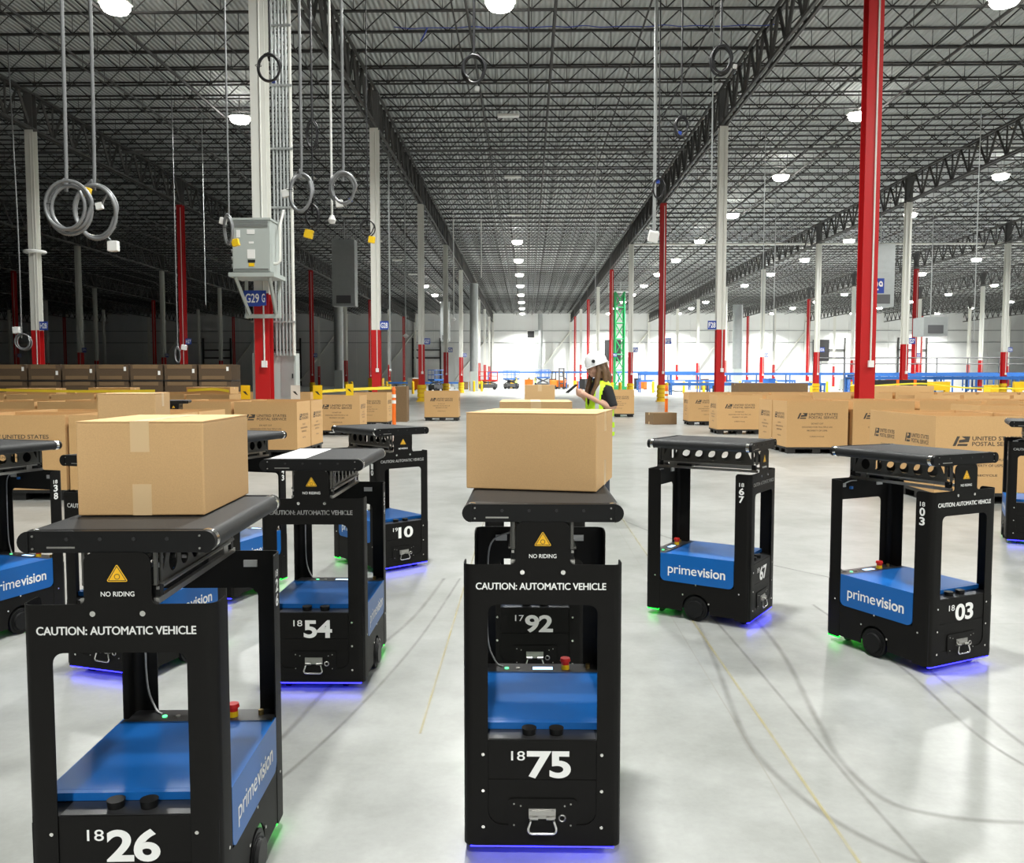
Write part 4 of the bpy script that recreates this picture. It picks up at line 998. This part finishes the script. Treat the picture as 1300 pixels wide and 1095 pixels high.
placard(-4.66, 22.306, 'yellow hazard placard on the rim of the box beside the orange post'); placard(-4.98, 18.234, 'pale placard on the box rim beside the red column base', COLW)
# blue data cable slung under the joists
pts = []
for k in range(25): pts.append((-4.8+.57*k, .02*math.sin(k), -.06*abs(math.sin(k*1.3))+.02))
link('data_cable', MB().tube(catmull(pts, 3), .018, 5).mesh('data_cable', mat('blue_cable', (.03, .06, .35), .5), 60), ceiling, (0, 31.4, 14.1))
link('data_cable_tail', MB().tube(catmull([(-3.6, 0, -.02), (-3.7, 0, -.25), (-3.85, 0, -.5)], 4), .03, 5).mesh('tail', mat('blue_cable', (.03, .06, .35), .5)), ceiling, (0, 31.4, 14.1))

# ------------------------------------------------------------------ people
SKIN = mat('skin', (.58, .33, .23), .5, noise=.05, nscale=30); HAIR = mat('brown_hair', (.13, .07, .032), .45, noise=.5, nscale=45)
SHIRT = mat('black_shirt', (.011, .011, .012), .8); VEST = mat('lime_vest', (.52, .86, .012), .6); SILVER = mat('reflective_tape', (.55, .56, .56), .35); TROUS = mat('dark_trousers', (.03, .035, .05), .8)
HAT = mat('white_helmet', (.82, .82, .82), .3); PHONE = mat('phone_black', (.012, .012, .014), .2); SHOE = mat('work_shoe', (.03, .022, .016), .6); VESTO = mat('orange_vest', (.85, .18, .015), .6)
def rings(mb, R, n=20):          # loft of horizontal-ish ellipses: (cx, cy, cz, rx, ry)
    V = []; F = []
    for (cx, cy, cz, rx, ry) in R: V += [(cx+rx*math.cos(2*PI*k/n), cy+ry*math.sin(2*PI*k/n), cz) for k in range(n)]
    for i in range(len(R)-1):
        for k in range(n): F.append((i*n+k, i*n+(k+1) % n, (i+1)*n+(k+1) % n, (i+1)*n+k))
    F.append(tuple(range(n-1, -1, -1))); F.append(tuple((len(R)-1)*n+k for k in range(n)))
    return mb.add(V, F)
def ball(mb, c, r, n=12, m=8):
    V = []; F = []; rx, ry, rz_ = (r, r, r) if not isinstance(r, tuple) else r
    for i in range(m+1):
        t_ = PI*i/m; V += [(c[0]+rx*math.sin(t_)*math.cos(2*PI*k/n), c[1]+ry*math.sin(t_)*math.sin(2*PI*k/n), c[2]+rz_*math.cos(t_)) for k in range(n)]
    for i in range(m):
        for k in range(n): F.append((i*n+k, i*n+(k+1) % n, (i+1)*n+(k+1) % n, (i+1)*n+k))
    return mb.add(V, F)
def fuse(mb, name, m_, vox, sm=4):
    me = mb.mesh(name); bm = bmesh.new(); bm.from_mesh(me); bmesh.ops.remove_doubles(bm, verts=bm.verts, dist=1e-5); bm.to_mesh(me); bm.free()
    o = bpy.data.objects.new('tmp', me); COL.objects.link(o)
    r = o.modifiers.new('r', 'REMESH'); r.mode = 'VOXEL'; r.voxel_size = vox
    s = o.modifiers.new('s', 'SMOOTH'); s.iterations = sm; s.factor = .5
    dg = bpy.context.evaluated_depsgraph_get(); dg.update(); out_ = bpy.data.meshes.new_from_object(o.evaluated_get(dg)); out_.name = name
    bpy.data.objects.remove(o); out_.materials.clear(); out_.materials.append(m_)
    for p in out_.polygons: p.use_smooth = True
    return out_
HT = Matrix.Translation((0, -.03, 1.525)) @ Matrix.Rotation(math.radians(17), 4, 'X')     # head bowed forward (face towards -Y)
def hp_(x, y, z): return tuple(HT @ Vector((x, y, z)))
def person_meshes():
    D_ = {}
    b = MB()
    rings(b, [(0, .01, .88, .150, .105), (0, .01, .98, .165, .11), (0, .005, 1.08, .135, .095), (0, 0, 1.20, .155, .10), (0, 0, 1.32, .17, .10), (0, .005, 1.40, .15, .08), (0, .01, 1.44, .07, .06)])
    b.tube([(0, .015, 1.40), (0, 0, 1.48), hp_(0, .02, .05)], [.058, .052, .055], 12)
    V0 = len(b.v)
    # head: skull, face, jaw, nose, brow, lips, ears in the bowed head frame
    hb = MB(); ball(hb, (0, .02, .145), (.075, .095, .098), 18, 12); ball(hb, (0, -.015, .085), (.062, .072, .085), 16, 10); ball(hb, (0, -.045, .030), (.040, .038, .032), 12, 8)
    hb.tube([(0, -.088, .115), (0, -.102, .085), (0, -.104, .072)], [.008, .012, .015], 8); ball(hb, (0, -.083, .045), (.022, .012, .011), 10, 6)
    for s in (-1, 1): ball(hb, (s*.074, .02, .09), (.012, .022, .032), 10, 8); ball(hb, (s*.03, -.074, .118), (.022, .016, .010), 10, 6); ball(hb, (s*.038, -.055, .075), (.026, .028, .03), 10, 6)
    b.add([hp_(*v) for v in hb.v], hb.f)
    for s in (-1, 1):
        sh_, el, wr = (s*.165, .01, 1.385), (s*.232, .052, 1.165), (s*.075, -.175, 1.300)
        b.tube([sh_, ((sh_[0]+el[0])/2, .045, 1.27), el], [.052, .046, .040], 12)
        b.tube([el, (el[0]*.6+wr[0]*.4, el[1]*.6+wr[1]*.4, el[2]*.6+wr[2]*.4), wr], [.041, .038, .026], 12)
        hd_ = Vector((-s*.35, -.80, .35)).normalized(); w = Vector(wr)
        palm = w+hd_*.055; b.tube([w, palm, w+hd_*.095], [.025, .032, .028], 10)
        for j, (off, ln) in enumerate(((-.027, .058), (-.009, .07), (.009, .066), (.027, .052))):
            r0 = w+hd_*.09+Vector((0, 0, -off*.9)); r1 = r0+hd_*ln*.55+Vector((-s*.012, 0, .004)); r2 = r1+Vector((-s*.02, -.004, .018))*(ln/.06)
            b.tube([r0, r1, r2], [.0095, .009, .0075], 7)
        b.tube([w+hd_*.035+Vector((s*-.01, 0, .025)), w+hd_*.07+Vector((s*-.016, 0, .042)), w+hd_*.10+Vector((s*-.014, 0, .046))], [.012, .010, .008], 7)
        b.tube([(s*.085, .01, .92), (s*.095, .0, .50), (s*.095, .015, .09)], [.082, .056, .04], 12); ball(b, (s*.095, -.05, .045), (.043, .12, .042))
    D_['body'] = fuse(b, 'body', SKIN, .0075, 3)
    sh = MB(); rings(sh, [(0, .01, .90, .170, .125), (0, .01, .98, .180, .125), (0, .005, 1.08, .155, .112), (0, 0, 1.20, .172, .116), (0, 0, 1.32, .186, .116), (0, .005, 1.405, .165, .092), (0, .0, 1.46, .082, .080), (0, -.012, 1.505, .066, .070)])
    for s in (-1, 1): sh.tube([(s*.13, .01, 1.375), (s*.168, .012, 1.378), (s*.205, .035, 1.27), (s*.232, .052, 1.185)], [.058, .064, .058, .054], 12)
    D_['shirt'] = fuse(sh, 'shirt', SHIRT, .011, 5)
    tr_ = MB(); rings(tr_, [(0, .01, .82, .165, .12), (0, .01, .93, .172, .122), (0, .01, 1.0, .172, .12)])
    for s in (-1, 1): tr_.tube([(s*.085, .01, .93), (s*.097, .0, .50), (s*.097, .018, .07)], [.092, .074, .066], 14)
    D_['trousers'] = fuse(tr_, 'trousers', TROUS, .013, 4)
    so = MB()
    for s in (-1, 1): ball(so, (s*.097, -.045, .05), (.052, .135, .055)); so.box(s*.097-.048, s*.097+.048, -.17, .08, .0, .04)
    D_['shoes'] = fuse(so, 'shoes', SHOE, .011, 2)
    prof = [(.86, .192, .145, .01), (.96, .196, .145, .01), (1.06, .186, .140, .005), (1.18, .196, .142, 0), (1.28, .202, .142, 0), (1.35, .196, .132, 0), (1.41, .172, .112, .005), (1.455, .125, .09, .005), (1.475, .085, .075, .005)]
    def surf(th, z, e):
        for i in range(len(prof)-1):
            if prof[i][0] <= z <= prof[i+1][0]: q = (z-prof[i][0])/(prof[i+1][0]-prof[i][0]); a, c = prof[i], prof[i+1]; break
        rx, ry, cy = [a[j]+(c[j]-a[j])*q for j in (1, 2, 3)]
        return ((rx+e)*math.cos(th), cy+(ry+e)*math.sin(th), z)
    def patch(fn_keep, e, nth=72, nz=40, z0=.86, z1=1.474, t=.006):
        mb = MB(); zs = [z0+(z1-z0)*i/nz for i in range(nz+1)]; V = []; n = nth
        for ee in (e, e-t):
            for z in zs: V += [surf(2*PI*k/n, z, ee) for k in range(n)]
        N_ = n*(nz+1); F = []; keep = {}
        for i in range(nz):
            for k in range(n):
                if fn_keep(2*PI*(k+.5)/n, (zs[i]+zs[i+1])/2): keep[(i, k)] = 1
        for (i, k) in keep:
            a, b_, c, d = i*n+k, i*n+(k+1) % n, (i+1)*n+(k+1) % n, (i+1)*n+k
            F.append((a, b_, c, d)); F.append((d+N_, c+N_, b_+N_, a+N_))
            if (i, (k-1) % n) not in keep: F.append((a, d, d+N_, a+N_))
            if (i, (k+1) % n) not in keep: F.append((c, b_, b_+N_, c+N_))
            if (i-1, k) not in keep: F.append((b_, a, a+N_, b_+N_))
            if (i+1, k) not in keep: F.append((d, c, c+N_, d+N_))
        mb.add(V, F); return mb
    ang = lambda th, c: abs((th-c+PI) % (2*PI)-PI)
    def vest(th, z):
        if z > 1.16 and ang(th, 1.5*PI) < (z-1.16)*2.2: return False
        for c in (0, PI):
            if 1.13 < z < 1.425 and ang(th, c) < .50*math.sqrt(max(0, 1-((z-1.275)/.16)**2)): return False
        return True
    D_['vest'] = patch(vest, .006).mesh('vest', VEST, 60)
    def bands(th, z):
        if not vest(th, z): return False
        return 1.02 < z < 1.075 or .91 < z < .955
    def straps(th, z):
        return vest(th, z) and z > 1.075 and (ang(th, 1.5*PI-.78) < .13 or ang(th, 1.5*PI+.78) < .13 or ang(th, .5*PI-.6) < .12 or ang(th, .5*PI+.6) < .12)
    D_['reflective_band'] = patch(bands, .009, t=.002).mesh('reflective_band', SILVER, 60); D_['reflective_strap'] = patch(straps, .009, t=.002, nth=96).mesh('reflective_strap', SILVER, 60)
    h = MB(); ball(h, (0, .045, .14), (.086, .092, .105), 16, 10); h2 = MB(); h2.add([hp_(*v) for v in h.v], h.f)
    def P3(x, y, z): return hp_(x, y, z)
    for s in (-1, 1):
        h2.tube([P3(s*.072, .0, .15), P3(s*.088, -.01, .06), (s*.10, -.085, 1.43), (s*.085, -.125, 1.33), (s*.075, -.13, 1.255)], [.016, .028, .032, .027, .008], 10)
        h2.tube([P3(s*.06, .05, .15), P3(s*.08, .06, .03), (s*.10, .02, 1.45), (s*.105, -.06, 1.40)], [.03, .034, .03, .010], 10)
    h2.tube([P3(0, .10, .15), (0, .10, 1.50), (0, .085, 1.42), (0, .10, 1.35)], [.05, .055, .045, .012], 12)
    D_['hair'] = fuse(h2, 'hair', HAIR, .010, 3)
    # helmet: dome, rim and peak
    hm = MB(); n = 28; V = []; F = []
    zsr = [(0, 1.0), (.035, .98), (.07, .92), (.10, .80), (.122, .62), (.137, .38), (.143, .14)]
    for e in (0, .006):
        for z, s in zsr: V += [(( .110-e)*s*math.cos(2*PI*k/n), .025+(.132-e)*s*math.sin(2*PI*k/n), .135+z-e*.6) for k in range(n)]
    m_ = len(zsr)
    for e in (0, 1):
        for i in range(m_-1):
            for k in range(n): F.append(((e*m_+i)*n+k, (e*m_+i)*n+(k+1) % n, (e*m_+i+1)*n+(k+1) % n, (e*m_+i+1)*n+k))
        F.append(tuple((e*m_+m_-1)*n+k for k in range(n)))
    hm.add(V, F)
    pk = [(1.0*.116*math.cos(a), .025+.139*math.sin(a)) for a in [2*PI*k/n for k in range(n)]]
    pk = [(x, y-(.055 if y < -.03 else 0)*max(0, min(1, (-.03-y)/.08))) for x, y in pk]
    inn = [(.104*math.cos(a), .025+.126*math.sin(a)) for a in [2*PI*k/n for k in range(n)]]
    plate(pk, [inn], fn=lambda u, v, d: (u, v, .138-d-.10*max(0, -.03-v)), t=.006, mb=hm)
    D_['helmet'] = MB().add([hp_(*v) for v in hm.v], hm.f).mesh('helmet', HAT, 50)
    em = MB().add([hp_(.1105, -.03+.017*math.cos(2*PI*k/12)-.02, .185+.02*math.sin(2*PI*k/12)) for k in range(12)]+[hp_(.090, -.03+.017*math.cos(2*PI*k/12)-.02, .185+.02*math.sin(2*PI*k/12)) for k in range(12)], [tuple(range(12))]+[(k, (k+1) % 12, 12+(k+1) % 12, 12+k) for k in range(12)])
    D_['helmet_emblem'] = em.mesh('helmet_emblem', DARK)
    f_ = MB()
    for s in (-1, 1): ball(f_, hp_(s*.03, -.086, .107), .0085, 8, 6)
    D_['eyes'] = f_.mesh('eyes', mat('eye_dark', (.05, .03, .02), .2), 60)
    D_['mouth'] = MB().add([hp_(-.02, -.0955, .045), hp_(0, -.098, .043), hp_(.02, -.0955, .045), hp_(.018, -.094, .051), hp_(0, -.097, .052), hp_(-.018, -.094, .051)], [(0, 1, 4, 5), (1, 2, 3, 4)]).mesh('mouth', mat('lips', (.42, .16, .13), .4))
    return D_
PM = person_meshes()
def person(x, y, rz, label, vest_m=None, helmet=True, hair=True):
    t = thing('person', label, 'person', (x, y, 0), rz)
    for k, me in PM.items():
        if k == 'hair' and not hair: continue
        if k == 'vest' and vest_m: me = me.copy(); me.materials.clear(); me.materials.append(vest_m)
        link(k, me, t)
    return t
wk = person(.82, 9.62, math.radians(-68), 'person in white hard hat, lime vest and black shirt looking at a phone')
ph = MB().box(-.036, .036, -.075, .075, -.005, .005)
tag(link('smartphone', ph.mesh('smartphone', PHONE, bevel=.003), None, (.80-.30, 9.62-.105, 1.385), (math.radians(38), 0, math.radians(-68))), 'black smartphone in the hands of the worker in the hard hat', 'phone')
person(5.6, 125, .5, 'distant person in an orange vest beside the orange forklift', VESTO)
person(-1.5, 119, 1.2, 'distant person in a lime vest near the blue scissor lifts')
person(.3, 121, -1.0, 'distant person in lime vest and dark clothes standing with the others', None)
person(1.2, 121.5, 2.0, 'distant person with back turned among the blue scissor lifts')
